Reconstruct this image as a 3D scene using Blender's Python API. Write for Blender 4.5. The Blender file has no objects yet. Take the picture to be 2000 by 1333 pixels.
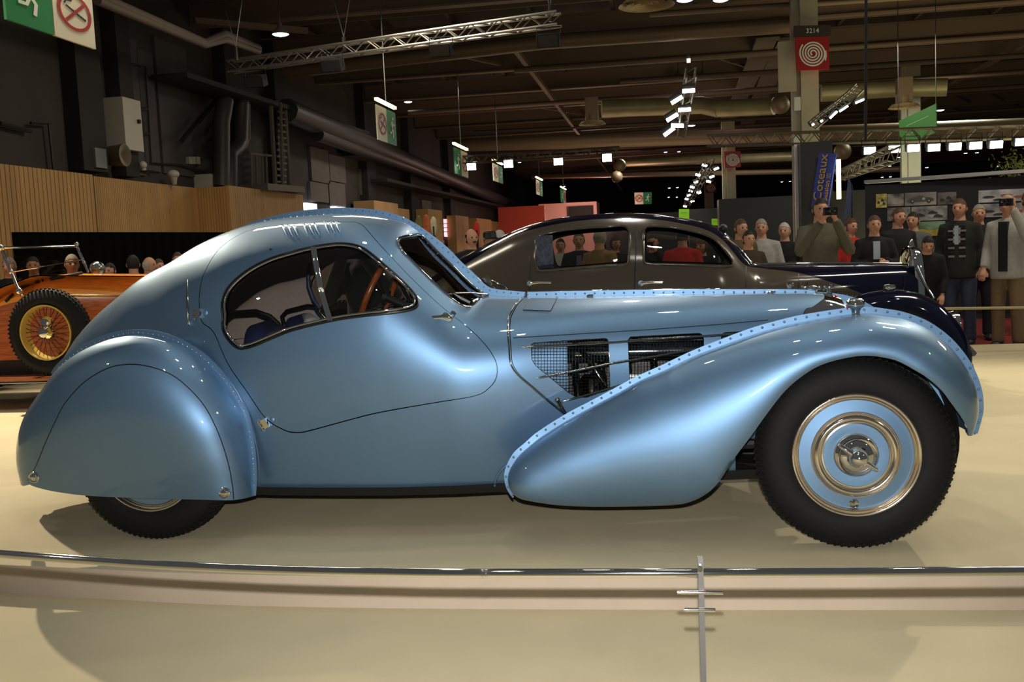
import bpy, bmesh, math, random
import numpy as np
from mathutils import Vector, Matrix
from mathutils.geometry import delaunay_2d_cdt
random.seed(7)
sc = bpy.context.scene
COL = sc.collection
PI = math.pi
# ------------------------------------------------------------ camera, world, lights, exposure
CAM = np.array([2.2815, -4.6713, 1.2262]); YAW, PIT, ROL, FOC = .1578, -.0927, -.0438, 1926.4
FW = np.array([-math.sin(YAW)*math.cos(PIT), math.cos(YAW)*math.cos(PIT), math.sin(PIT)])
_r = np.array([math.cos(YAW), math.sin(YAW), 0.]); _u = np.cross(_r, FW)
RT = _r*math.cos(ROL)+_u*math.sin(ROL); UP = -_r*math.sin(ROL)+_u*math.cos(ROL)
cd = bpy.data.cameras.new('camera'); cam = bpy.data.objects.new('camera', cd); COL.objects.link(cam)
cd.sensor_width = 36; cd.lens = FOC*36/2000; cd.clip_start = .05; cd.clip_end = 400
cam.matrix_world = Matrix(((RT[0], UP[0], -FW[0], CAM[0]), (RT[1], UP[1], -FW[1], CAM[1]), (RT[2], UP[2], -FW[2], CAM[2]), (0, 0, 0, 1)))
sc.camera = cam
w = bpy.data.worlds.new('world'); sc.world = w; w.use_nodes = True
w.node_tree.nodes['Background'].inputs[0].default_value = (.60, .62, .62, 1)
w.node_tree.nodes['Background'].inputs[1].default_value = .11
sc.view_settings.view_transform = 'Standard'; sc.view_settings.look = 'None'
sc.view_settings.gamma = 1; sc.view_settings.exposure = 0.0; sc.view_settings.use_curve_mapping = False
def light(kind, loc, aim, energy, col, size=.3, spot=None, sizey=None, blend=.5):
    ld = bpy.data.lights.new(kind.lower()+'_light', kind); ld.energy = energy; ld.color = col
    if kind == 'AREA':
        ld.size = size
        if sizey: ld.shape = 'RECTANGLE'; ld.size_y = sizey
    else: ld.shadow_soft_size = size
    if spot: ld.spot_size = math.radians(spot); ld.spot_blend = blend
    o = bpy.data.objects.new(kind.lower()+'_light', ld); COL.objects.link(o); o.location = loc
    if aim is not None: o.rotation_euler = (Vector(aim)-Vector(loc)).to_track_quat('-Z', 'Y').to_euler()
    return o
# the photographer's flash, just above the lens
light('SPOT', tuple(CAM+UP*.115+FW*.0), tuple(CAM+FW*4-UP*.2+RT*.25), 600, (1, .97, .95), .012, 80, blend=.9)
# overhead exhibition floods, plus spots added over the bonnet
light('SPOT', (6.4, 4.6, 4.6), (4.2, .9, 0), 640, (1, .88, .66), .06, 95)
light('SPOT', (-4.6, 4.4, 4.6), (-2.6, .6, 0), 1900, (1, .84, .58), .06, 90)
light('SPOT', (2.0, 7.2, 4.8), (1.8, .2, 0), 430, (1, .93, .80), .07, 90)
light('SPOT', (8.6, -2.2, 5.0), (4.4, -.8, 0), 120, (1, .90, .66), .06, 80)
light('SPOT', (-4.8, -4.4, 5.4), (-1.6, -3.0, 0), 60, (1, .84, .58), .08, 60)
light('SPOT', (1.0, -4.6, 6.6), (1.4, -3.4, 0), 60, (1, .95, .86), .10, 90)
for lx, ly in ((.2, 1.6), (1.7, .2), (3.0, 1.8), (4.4, .6), (2.4, -1.2), (5.6, 2.4)): light('SPOT', (lx, ly, 6.4), (lx, ly*.3, 0), 62, (1, .95, .84), .10, 85)  # fill spots added to lift the bonnet top and give small highlights
light('SPOT', (-5.0, 1.0, 5.2), (-4.2, 4.2, .6), 200, (1, .90, .76), .12, 90)
light('AREA', (6.5, 5.0, 6.6), (5.5, 6.6, .6), 170, (1, .90, .72), 2.5, sizey=.5)
light('AREA', (-3, 6.0, 6.6), (-3.4, 4, .6), 90, (1, .88, .70), 2.5, sizey=.5)
for lx, ly, lz, le, lc in ((-3, 14, 6.8, 220, (1, .88, .7)), (7, 22, 6.2, 130, (1, .92, .78)), (-4, 30, 6.8, 260, (1, .9, .75)), (12, 32, 6.8, 650, (.95, 1, .80)), (2, 45, 6.8, 600, (1, .95, .85)), (14, 9.5, 6.6, 330, (1, .9, .75))):
    light('AREA', (lx, ly, lz), (lx, ly, 0), le, lc, 2.)
light('POINT', (-2, 56, 3.2), None, 420, (1, .60, .50), .5)
light('AREA', (11, 18, .3), (11, 18, 8), 620, (.9, .8, .45), 9.)      # added uplights that brighten the roof, standing in for bounced light
light('AREA', (0, 34, .3), (0, 34, 8), 200, (1, .72, .5), 9.)

# ------------------------------------------------------------ picture point -> ray -> plane of the hall
def ray(px, py):
    d = FW+RT*(px-1000)/FOC-UP*(py-666)/FOC
    return d
def atY(px, py, Y): d = ray(px, py); return CAM+d*((Y-CAM[1])/d[1])
def atZ(px, py, Z): d = ray(px, py); return CAM+d*((Z-CAM[2])/d[2])
def atX(px, py, X): d = ray(px, py); return CAM+d*((X-CAM[0])/d[0])
def atD(px, py, D): return CAM+ray(px, py)*D
def proj(P):
    P = np.asarray(P, float)-CAM
    dz = P@FW
    return np.stack([1000+FOC*(P@RT)/dz, 666-FOC*(P@UP)/dz], -1)

# ------------------------------------------------------------ materials
def lin(c):
    return tuple(((x/255.)/12.92 if x/255. <= .04045 else ((x/255.+.055)/1.055)**2.4) for x in c)+(1,)
MATS = {}
def mat(name, rgb, rough=.5, metal=0, coat=0, emit=0, noise=None, bump=None, spec=.5, coatr=.03, wave=None):
    if name in MATS: return MATS[name]
    m = bpy.data.materials.new(name); m.use_nodes = True; nt = m.node_tree; b = nt.nodes['Principled BSDF']
    c = lin(rgb); b.inputs['Base Color'].default_value = c; b.inputs['Roughness'].default_value = rough
    b.inputs['Metallic'].default_value = metal; b.inputs['Coat Weight'].default_value = coat
    b.inputs['Coat Roughness'].default_value = coatr; b.inputs['Specular IOR Level'].default_value = spec
    if emit:
        b.inputs['Emission Color'].default_value = c; b.inputs['Emission Strength'].default_value = emit
    tc = nt.nodes.new('ShaderNodeTexCoord')
    if noise:                                   # (scale, amount, stretch xyz)
        sx = noise[2] if len(noise) > 2 else (1, 1, 1)
        mp = nt.nodes.new('ShaderNodeMapping'); mp.inputs['Scale'].default_value = sx
        n = nt.nodes.new('ShaderNodeTexNoise'); n.inputs['Scale'].default_value = noise[0]; n.inputs['Detail'].default_value = 5
        r = nt.nodes.new('ShaderNodeValToRGB'); a = noise[1]
        r.color_ramp.elements[0].position = .3; r.color_ramp.elements[1].position = .7
        r.color_ramp.elements[0].color = tuple(max(0, x*(1-a)) for x in c[:3])+(1,)
        r.color_ramp.elements[1].color = tuple(min(1, x*(1+a)) for x in c[:3])+(1,)
        nt.links.new(tc.outputs['Object'], mp.inputs[0]); nt.links.new(mp.outputs[0], n.inputs['Vector'])
        nt.links.new(n.outputs[0], r.inputs[0]); nt.links.new(r.outputs[0], b.inputs['Base Color'])
    if bump:
        n2 = nt.nodes.new('ShaderNodeTexNoise'); n2.inputs['Scale'].default_value = bump[0]; n2.inputs['Detail'].default_value = 3
        bp = nt.nodes.new('ShaderNodeBump'); bp.inputs['Strength'].default_value = bump[1]; bp.inputs['Distance'].default_value = .004
        nt.links.new(tc.outputs['Object'], n2.inputs['Vector']); nt.links.new(n2.outputs[0], bp.inputs['Height'])
        nt.links.new(bp.outputs[0], b.inputs['Normal'])
    MATS[name] = m; return m
def glassmat(name, tint=(.82, .84, .83), ior=1.5):
    m = bpy.data.materials.new(name); m.use_nodes = True; nt = m.node_tree; nt.nodes.clear()
    o = nt.nodes.new('ShaderNodeOutputMaterial'); t = nt.nodes.new('ShaderNodeBsdfTransparent'); g = nt.nodes.new('ShaderNodeBsdfGlossy')
    f = nt.nodes.new('ShaderNodeFresnel'); mx = nt.nodes.new('ShaderNodeMixShader'); f.inputs[0].default_value = ior
    t.inputs[0].default_value = tint+(1,); g.inputs['Roughness'].default_value = .01
    nt.links.new(f.outputs[0], mx.inputs[0]); nt.links.new(t.outputs[0], mx.inputs[1]); nt.links.new(g.outputs[0], mx.inputs[2]); nt.links.new(mx.outputs[0], o.inputs[0])
    MATS[name] = m; return m
BLUE = mat('blue_metallic', (106, 140, 172), .50, .86, 1, noise=(900, .06))
CHROME = mat('chrome', (222, 222, 220), .05, 1)
CHROME2 = mat('dark_chrome', (150, 148, 142), .12, 1)
RINGM = mat('polished_rim', (232, 222, 208), .16, 1)
RUBBER = mat('tyre_rubber', (13, 13, 14), .7, spec=.25, noise=(60, .25), bump=(300, .2))
BLACK = mat('black', (12, 12, 13), .6)
SEAL = mat('seal', (10, 10, 12), .4)
GLASS = glassmat('window_glass', (.70, .71, .69))
LEATHER = mat('blue_leather', (34, 44, 82), .45, bump=(120, .3), noise=(30, .2))
DKTRIM = mat('dark_trim', (92, 76, 68), .7, noise=(20, .2))
CLOTH = mat('headlining_cloth', (176, 156, 148), .8, noise=(40, .06))
WOODRIM = mat('wood_rim', (140, 70, 28), .25, 0, 1, noise=(30, .3))
STEEL = mat('steel', (120, 120, 118), .35, 1)
ALU = mat('truss_alu', (175, 172, 162), .38, .9)
WHITE = mat('white_paint', (222, 220, 208), .5)
GREY = mat('grey_paint', (64, 58, 50), .16, 0, 0, noise=(700, .05))
NAVY = mat('navy_paint', (10, 12, 30), .07, 0, 0)

# ------------------------------------------------------------ object helpers
def off(o):
    v = Vector((0, 0, 0))
    while o is not None: v += o.location; o = o.parent
    return v
def tag(o, label, cat, group=None):
    o['label'] = label; o['category'] = cat
    if group: o['group'] = group
    return o
def thing(name, loc, label, cat, group=None):
    o = bpy.data.objects.new(name, None); COL.objects.link(o); o.location = tuple(loc); return tag(o, label, cat, group)
def mk(name, V, F, m, parent=None, smooth=None, nrm=None, loc=None, label=None, kind=None, mesh_only=False):
    """V in world coordinates (or around loc when loc is given)"""
    me = bpy.data.meshes.new(name)
    V = np.asarray(V, float)
    if loc is None:
        p = off(parent); V = V-np.array(p)
    me.from_pydata([tuple(v) for v in V.tolist()], [], [tuple(f) for f in F]); me.validate(verbose=False)
    ms = m if isinstance(m, (list, tuple)) else [m]
    for q in ms: me.materials.append(q)
    if smooth is not None or nrm is not None:
        me.polygons.foreach_set('use_smooth', [True]*len(me.polygons))
        if nrm is not None: me.normals_split_custom_set_from_vertices([tuple(n) for n in np.asarray(nrm).tolist()])
        elif smooth < 179: me.set_sharp_from_angle(angle=math.radians(smooth))
    me.update()
    if mesh_only: return me
    o = bpy.data.objects.new(name, me); COL.objects.link(o); o.parent = parent
    if loc is not None: o.location = tuple(Vector(loc)-off(parent))
    if label: o['label'] = label
    if kind: o['kind'] = kind
    return o
def inst(name, me, loc, parent=None, rot=None, scale=None, label=None, kind=None):
    o = bpy.data.objects.new(name, me); COL.objects.link(o); o.parent = parent
    o.location = tuple(Vector(loc)-off(parent))
    if rot is not None: o.rotation_euler = rot
    if scale is not None: o.scale = scale if hasattr(scale, '__len__') else (scale,)*3
    if label: o['label'] = label
    if kind: o['kind'] = kind
    return o
class MB:
    def __init__(s): s.V = []; s.F = []; s.M = []
    def add(s, V, F, mi=0):
        b = len(s.V); s.V += [tuple(v) for v in V]; s.F += [tuple(i+b for i in f) for f in F]; s.M += [mi]*len(F); return s
    def box(s, c, d, mi=0, R=None):
        x, y, z = d[0]/2, d[1]/2, d[2]/2
        V = [Vector((i, j, k)) for i in (-x, x) for j in (-y, y) for k in (-z, z)]
        if R is not None: V = [R@v for v in V]
        return s.add([v+Vector(c) for v in V], [(0, 1, 3, 2), (4, 6, 7, 5), (0, 4, 5, 1), (2, 3, 7, 6), (0, 2, 6, 4), (1, 5, 7, 3)], mi)
    def bar(s, a, b, wd, hd, mi=0, upv=(0, 0, 1)):
        a = Vector(a); b = Vector(b); d = b-a; L = d.length; d.normalize(); u = Vector(upv)
        if abs(d.dot(u)) > .99: u = Vector((0, 1, 0))
        r = d.cross(u).normalized(); u = r.cross(d)
        R = Matrix((r, d, u)).transposed()
        return s.box((a+b)/2, (wd, L, hd), mi, R)
    def tube(s, pts, rad, n=8, closed=False, mi=0, flat=1.0, caps=True):
        P = [Vector(p) for p in pts]; N = len(P); rr = rad if hasattr(rad, '__len__') else [rad]*N
        V = []; prev = None
        for i in range(N):
            if closed: t = P[(i+1) % N]-P[i-1]
            else: t = P[min(i+1, N-1)]-P[max(i-1, 0)]
            if t.length < 1e-9: t = Vector((0, 0, 1))
            t.normalize()
            if prev is None:
                a = Vector((0, 0, 1)) if abs(t.z) < .9 else Vector((0, 1, 0)); prev = t.cross(a).normalized()
            u = (prev-t*prev.dot(t)).normalized(); prev = u; v = t.cross(u)
            for k in range(n):
                an = 2*PI*k/n; V.append(P[i]+u*(math.cos(an)*rr[i])+v*(math.sin(an)*rr[i]*flat))
        F = []
        for i in range(N if closed else N-1):
            j = (i+1) % N
            for k in range(n):
                l = (k+1) % n; F.append((i*n+k, i*n+l, j*n+l, j*n+k))
        if caps and not closed: F.append(tuple(range(n))[::-1]); F.append(tuple((N-1)*n+k for k in range(n)))
        return s.add(V, F, mi)
    def lathe(s, c, axis, prof, n=32, mi=0, arc=2*PI):
        """prof: (radius, along axis)"""
        ax = Vector(axis).normalized(); a = Vector((0, 0, 1)) if abs(ax.z) < .9 else Vector((1, 0, 0))
        u = ax.cross(a).normalized(); v = ax.cross(u); c = Vector(c); m = len(prof); V = []
        for k in range(n):
            an = arc*k/n; e = u*math.cos(an)+v*math.sin(an)
            for r, h in prof: V.append(c+e*r+ax*h)
        F = []
        for k in range(n):
            l = (k+1) % n
            for i in range(m-1): F.append((k*m+i, l*m+i, l*m+i+1, k*m+i+1))
        return s.add(V, F, mi)
    def ball(s, c, r, n=10, mi=0, squash=(1, 1, 1)):
        c = Vector(c); V = []; F = []; m = n//2
        for i in range(m+1):
            t = PI*i/m
            for k in range(n):
                p = 2*PI*k/n; V.append(c+Vector((r*squash[0]*math.sin(t)*math.cos(p), r*squash[1]*math.sin(t)*math.sin(p), r*squash[2]*math.cos(t))))
        for i in range(m):
            for k in range(n):
                l = (k+1) % n; F.append((i*n+k, (i+1)*n+k, (i+1)*n+l, i*n+l))
        return s.add(V, F, mi)
    def build(s, name, m, parent=None, smooth=None, loc=None, label=None, kind=None):
        o = mk(name, s.V, s.F, m, parent, smooth, None, loc, label, kind)
        if isinstance(m, (list, tuple)) and len(o.data.polygons) == len(s.M): o.data.polygons.foreach_set('material_index', s.M)
        return o
def structure(o): o['kind'] = 'structure'; return o
def spl(P, n=8, closed=False):
    """Catmull-Rom through the points"""
    P = np.asarray(P, float); N = len(P); out = []
    for i in range(N if closed else N-1):
        if closed: a, b, c, d = P[i-1], P[i], P[(i+1) % N], P[(i+2) % N]
        else: a, b, c, d = P[max(i-1, 0)], P[i], P[i+1], P[min(i+2, N-1)]
        for k in range(n):
            t = k/n
            out.append(.5*((2*b)+(-a+c)*t+(2*a-5*b+4*c-d)*t*t+(-a+3*b-3*c+d)*t**3))
    if not closed: out.append(P[-1])
    return np.array(out)
def resamp(P, step, closed=False):
    P = np.asarray(P, float); Q = np.vstack([P, P[:1]]) if closed else P
    L = np.concatenate([[0], np.cumsum(np.linalg.norm(np.diff(Q, axis=0), axis=1))])
    n = max(2, int(round(L[-1]/step)))
    t = np.linspace(0, L[-1], n+1)
    if closed: t = t[:-1]
    return np.stack([np.interp(t, L, Q[:, i]) for i in range(Q.shape[1])], -1)
def pch(xs, ys):
    xs = np.array(xs, float); ys = np.array(ys, float); h = np.diff(xs); d = np.diff(ys)/h; m = np.zeros(len(xs))
    for i in range(1, len(xs)-1):
        if d[i-1]*d[i] > 0:
            w1 = 2*h[i]+h[i-1]; w2 = h[i]+2*h[i-1]; m[i] = (w1+w2)/(w1/d[i-1]+w2/d[i])
    m[0] = d[0]; m[-1] = d[-1]
    def f(x):
        x = np.asarray(x, float); i = np.clip(np.searchsorted(xs, x)-1, 0, len(h)-1); t = (x-xs[i])/h[i]; t = np.clip(t, 0, 1)
        return (2*t**3-3*t**2+1)*ys[i]+(t**3-2*t**2+t)*h[i]*m[i]+(-2*t**3+3*t**2)*ys[i+1]+(t**3-t**2)*h[i]*m[i+1]
    return f
def inside(P, poly):
    P = np.asarray(P); x, y = P[:, 0], P[:, 1]; c = np.zeros(len(P), bool); n = len(poly); q = poly
    for i in range(n):
        x1, y1 = q[i-1][0], q[i-1][1]; x2, y2 = q[i][0], q[i][1]
        with np.errstate(divide='ignore', invalid='ignore'):
            c ^= ((y1 > y) != (y2 > y)) & (x < (x2-x1)*(y-y1)/(y2-y1+1e-15)+x1)
    return c
def shrink(P, d):
    """move a closed polygon inwards by d"""
    P = np.asarray(P, float); A = .5*np.sum(P[:, 0]*np.roll(P[:, 1], -1)-np.roll(P[:, 0], -1)*P[:, 1])
    T = np.roll(P, -1, 0)-np.roll(P, 1, 0); T /= np.linalg.norm(T, axis=1)[:, None]+1e-12
    N = np.stack([-T[:, 1], T[:, 0]], -1)*(1 if A > 0 else -1)
    return P+N*d
class Surf:
    """a smooth skin given as pt(u,v)"""
    def __init__(s, fn, us, vs):
        s.fn = fn; U, V = np.meshgrid(us, vs); s.UV = np.stack([U.ravel(), V.ravel()], -1); s.PX = proj(fn(s.UV[:, 0], s.UV[:, 1]))
        s.lo = s.UV.min(0); s.hi = s.UV.max(0)
    def pt(s, uv): uv = np.asarray(uv); return s.fn(uv[:, 0], uv[:, 1])
    def nrm(s, uv):
        uv = np.asarray(uv); h = 1e-3; u, v = uv[:, 0], uv[:, 1]
        a = s.fn(np.minimum(u+h, s.hi[0]), v)-s.fn(np.maximum(u-h, s.lo[0]), v); b = s.fn(u, np.minimum(v+h, s.hi[1]))-s.fn(u, np.maximum(v-h, s.lo[1]))
        n = np.cross(a, b); L = np.linalg.norm(n, axis=1)[:, None]; return n/(L+1e-12)
    def pix(s, P):
        P = np.asarray(P, float); out = []
        for p in P:
            i = np.argmin(((s.PX-p)**2).sum(1)); out.append(s.UV[i])
        uv = np.array(out, float); h = 2e-4
        for _ in range(6):
            q = proj(s.pt(uv)); e = P-q
            a = (proj(s.fn(uv[:, 0]+h, uv[:, 1]))-q)/h; b = (proj(s.fn(uv[:, 0], np.clip(uv[:, 1]+h, *(s.lo[1], s.hi[1]+h))))-q)/h
            det = a[:, 0]*b[:, 1]-a[:, 1]*b[:, 0]; det = np.where(np.abs(det) < 1e3, 1e3*np.sign(det+1e-9), det)
            du = (e[:, 0]*b[:, 1]-e[:, 1]*b[:, 0])/det; dv = (a[:, 0]*e[:, 1]-a[:, 1]*e[:, 0])/det
            uv = uv+np.clip(np.stack([du, dv], -1), -.03, .03); uv = np.clip(uv, s.lo, s.hi)
        return uv
def panel_data(S, outer, holes=(), step=.03, lip=.012, flip=1, thick_off=0.):
    """constrained triangulation of a region of the skin, with returned lips along every edge"""
    loops = [np.asarray(outer)]+[np.asarray(h) for h in holes]
    lo = loops[0].min(0); hi = loops[0].max(0)
    gx = np.arange(lo[0]+step*.37, hi[0], step); gy = np.arange(lo[1]+step*.37, hi[1], step)
    G = np.stack([a.ravel() for a in np.meshgrid(gx, gy)], -1); G[::2, 0] += step*.25
    keep = inside(G, loops[0])
    for h in loops[1:]: keep &= ~inside(G, h)
    G = G[keep]
    B = np.vstack(loops)
    if len(G):
        dmin = np.array([((B-g)**2).sum(1).min() for g in G]); G = G[dmin > (step*.35)**2]
    pts = np.vstack([B, G]); edges = []; b = 0
    for l in loops:
        n = len(l); edges += [(b+i, b+(i+1) % n) for i in range(n)]; b += n
    vo, eo, fo, ov, oe, of = delaunay_2d_cdt([Vector(p) for p in pts.tolist()], edges, [], 0, 1e-6)
    V2 = np.array([(v.x, v.y) for v in vo]); F = np.array([f for f in fo if len(f) == 3])
    C = V2[F].mean(1); k = inside(C, loops[0])
    for h in loops[1:]: k &= ~inside(C, h)
    F = F[k]
    P = S.pt(V2); N = S.nrm(V2)*flip
    P = P+N*thick_off
    # orient
    a = P[F[:, 1]]-P[F[:, 0]]; c = P[F[:, 2]]-P[F[:, 0]]; fn = np.cross(a, c); sgn = (fn*N[F[:, 0]]).sum(1) < 0
    F[sgn] = F[sgn][:, ::-1]
    VV = [P]; NN = [N]; FF = [tuple(f) for f in F.tolist()]; base = len(P)
    if lip:
        for li, l in enumerate(loops):
            p = S.pt(l); n = S.nrm(l)*flip; p = p+n*thick_off; q = p-n*lip
            t = np.roll(p, -1, 0)-np.roll(p, 1, 0); t /= np.linalg.norm(t, axis=1)[:, None]+1e-12
            o = np.cross(t, n); cen = (l-l.mean(0)); m = len(l)
            VV += [p, q]; NN += [o, o]
            for i in range(m):
                j = (i+1) % m; FF.append((base+i, base+j, base+m+j, base+m+i))
            base += 2*m
    return np.vstack(VV), FF, np.vstack(NN)
def mirror(V, F, N): V = V*np.array([1, -1, 1]); N = N*np.array([1, -1, 1]); return V, [f[::-1] for f in F], N
def both(D):
    V, F, N = D; V2, F2, N2 = mirror(V, F, N); b = len(V)
    return np.vstack([V, V2]), F+[tuple(i+b for i in f) for f in F2], np.vstack([N, N2])
def panel(name, D, m, parent, **k): return mk(name, D[0], D[1], m, parent, nrm=D[2], **k)
def rivets(name, P, N, r, m, parent, label=None, h=.6):
    """small domes on a surface"""
    b = MB()
    for p, n in zip(P, N):
        n = Vector(n).normalized(); a = Vector((0, 0, 1)) if abs(n.z) < .9 else Vector((1, 0, 0)); u = n.cross(a).normalized(); v = n.cross(u); p = Vector(p)
        V = [p+n*r*h]; 
        for k in range(6):
            an = PI*k/3; e = u*math.cos(an)+v*math.sin(an); V.append(p+e*r*.7+n*r*h*.7)
        for k in range(6):
            an = PI*k/3; e = u*math.cos(an)+v*math.sin(an); V.append(p+e*r)
        F = [(0, 1+k, 1+(k+1) % 6) for k in range(6)]+[(1+k, 7+k, 7+(k+1) % 6, 1+(k+1) % 6) for k in range(6)]
        b.add(V, F)
    return b.build(name, m, parent, 60, kind='stuff', label=label)
# ============================================================ THE BLUE COUPE
car = thing('vintage_coupe', (1.5, 0, 0), 'light blue metallic vintage fastback coupe with riveted roof fin, in front on the platform', 'car')
Z0 = .20
tr = [(78, 900), (84, 850), (100, 785), (124, 716), (146, 681), (168, 647), (204, 608), (240, 578), (294, 536), (345, 509), (405, 473), (450, 453), (484, 441), (510, 434), (549, 427), (592, 422), (650, 418), (700, 418), (740, 421), (785, 431), (815, 446), (829, 461), (860, 493), (887, 519), (914, 546), (937, 566), (959, 576), (1025, 579), (1350, 574), (1550, 571), (1613, 574), (1640, 582)]
T3 = np.array([atY(a, b, 0) for a, b in tr]); ZT = pch(T3[:, 0], T3[:, 2]); XLO, XHI = T3[0, 0], T3[-1, 0]
WX = pch([XLO, XLO+.06, -.45, -.2, 0, .3, .6, 1.0, 1.35, 1.6, 1.8, 2.0, 2.5, XHI], [.04, .16, .42, .53, .60, .68, .72, .735, .70, .635, .565, .50, .39, .27])
PX = pch([XLO, .0, .5, .8, 1.3, 1.6, 1.9, 2.4, XHI], [2.0, 2.4, 3.3, 4.0, 5.4, 6.6, 7.2, 7., 6])
QX = pch([XLO, .0, .8, 1.3, 1.7, 2.0, XHI], [2.0, 2.0, 2.0, 2.0, 2.2, 2.5, 2.3])
VS = 1.5
def body(u, v):
    u = np.asarray(u, float); th = np.clip(np.asarray(v)/VS, 0, 1); s = 1-(1-th)**2
    g = np.clip(1-s**PX(u), 0, 1)**(1/QX(u))
    tk = 1-.25*np.clip(1-s/.84, 0, 1)**1.6*np.clip((u+.6)/.5, 0, 1)
    zt = ZT(u); return np.stack([u, -WX(u)*g*tk, Z0+(zt-Z0)*s], -1)
B = Surf(body, np.linspace(XLO, XHI, 420), np.linspace(0, VS, 160))
def bp(P, n=6, step=4., closed=False, smooth=True):
    q = spl(P, n, closed) if smooth else np.asarray(P, float)
    return B.pix(resamp(q, step, closed))
door_px = [(394, 629), (389, 600), (389, 575), (394, 545), (403, 524), (414, 504), (429, 485), (446, 471), (468, 458), (495, 447), (540, 440), (600, 436), (650, 434), (690, 433), (710, 441), (732, 466), (755, 491), (800, 539), (860, 596), (920, 644), (945, 669), (961, 690), (971, 713), (970, 738), (956, 758), (927, 774), (840, 789), (735, 808), (665, 826), (602, 843), (577, 846), (553, 840), (518, 817), (480, 763), (444, 710), (417, 650)]
win_px = [(434, 635), (435, 617), (434, 590), (447, 560), (480, 530), (525, 506), (570, 492), (605, 483), (640, 477), (665, 475), (695, 479), (719, 491), (755, 521), (788, 551), (812, 578), (816, 594), (806, 604), (770, 611), (710, 617), (650, 626), (575, 644), (540, 657), (500, 674), (480, 680), (465, 680), (450, 669), (438, 651)]
ws_px = [(777, 474), (781, 465), (800, 461), (826, 461), (860, 494), (887, 520), (914, 548), (944, 573), (932, 588), (919, 599), (905, 599), (881, 584), (856, 561), (830, 536), (805, 511), (788, 494)]
DOOR = bp(door_px, closed=True); WIN = bp(win_px, closed=True); WS = bp(ws_px, closed=True, n=3)
seam_px = [(1027, 579), (1018, 586), (1009, 596), (1002, 609), (996, 624), (995, 650), (997, 680), (1000, 710), (1014, 732), (1040, 755), (1068, 779), (1104, 808)]
SEAM = bp(seam_px, n=5)
SEAM[0] = [SEAM[0][0], VS]
end = SEAM[-1]
FE = B.pix([(1572, 606), (1585, 600), (1596, 593), (1605, 586), (1610, 581)]); FE = spl(np.vstack([[FE[0][0]-.04, .15], [FE[0][0]-.03, FE[0][1]-.25], FE, [FE[-1][0]+.012, VS]]), 6)
XB = float(atY(1600, 600, -.25)[0])
def line(a, b, n):
    t = np.linspace(0, 1, n, endpoint=False)[:, None]; return np.array(a)*(1-t)+np.array(b)*t
BON = np.vstack([SEAM[:-1], line(end, (end[0]+.35, .15), 14), line((end[0]+.35, .15), (FE[0][0]-.04, .15), 40), FE, line((FE[-1][0], VS), (SEAM[0][0], VS), 60)])
# body shell : tail to bonnet seam
XS = SEAM[0][0]
SHELL = np.vstack([line((XLO, 0), (XHI-.5, 0), 90), line((XHI-.5, 0), (XHI-.5, .12), 5), line((XHI-.5, .12), (end[0]+.33, .12), 16), line((end[0]+.33, .12), (end[0], end[1]), 14), shrink(SEAM, 0)[::-1], line((XS-.001, VS), (XLO, VS), 110), line((XLO, VS), (XLO, 0), 30)])
shell = panel('body_shell', both(panel_data(B, SHELL, [DOOR, WS], .035)), BLUE, car)
g1 = [(1037, 673), (1042, 669), (1110, 664), (1181, 660), (1187, 662), (1189, 668), (1192, 752), (1188, 763), (1146, 777), (1126, 777), (1108, 766), (1045, 714), (1038, 702)]
g2 = [(1226, 664), (1231, 657), (1366, 650), (1372, 653), (1375, 662), (1376, 700), (1300, 765), (1236, 765), (1230, 760)]
g3 = [(1408, 657), (1413, 649), (1500, 643), (1510, 690), (1412, 700)]
G1, G2, G3 = [B.pix(resamp(np.array(g, float), 4, True)) for g in (g1, g2, g3)]
inner = [B.pix(resamp(shrink(np.array(g, float), .01), 4, True)) for g in (g1, g2, g3)]
bd = BON.copy(); bd[:len(SEAM)-1, 0] += .004
bon = panel('bonnet', both(panel_data(B, bd, [G1, G2, G3], .03)), BLUE, car, label='louvred light blue bonnet')
d2 = shrink(DOOR, .0035)
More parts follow.
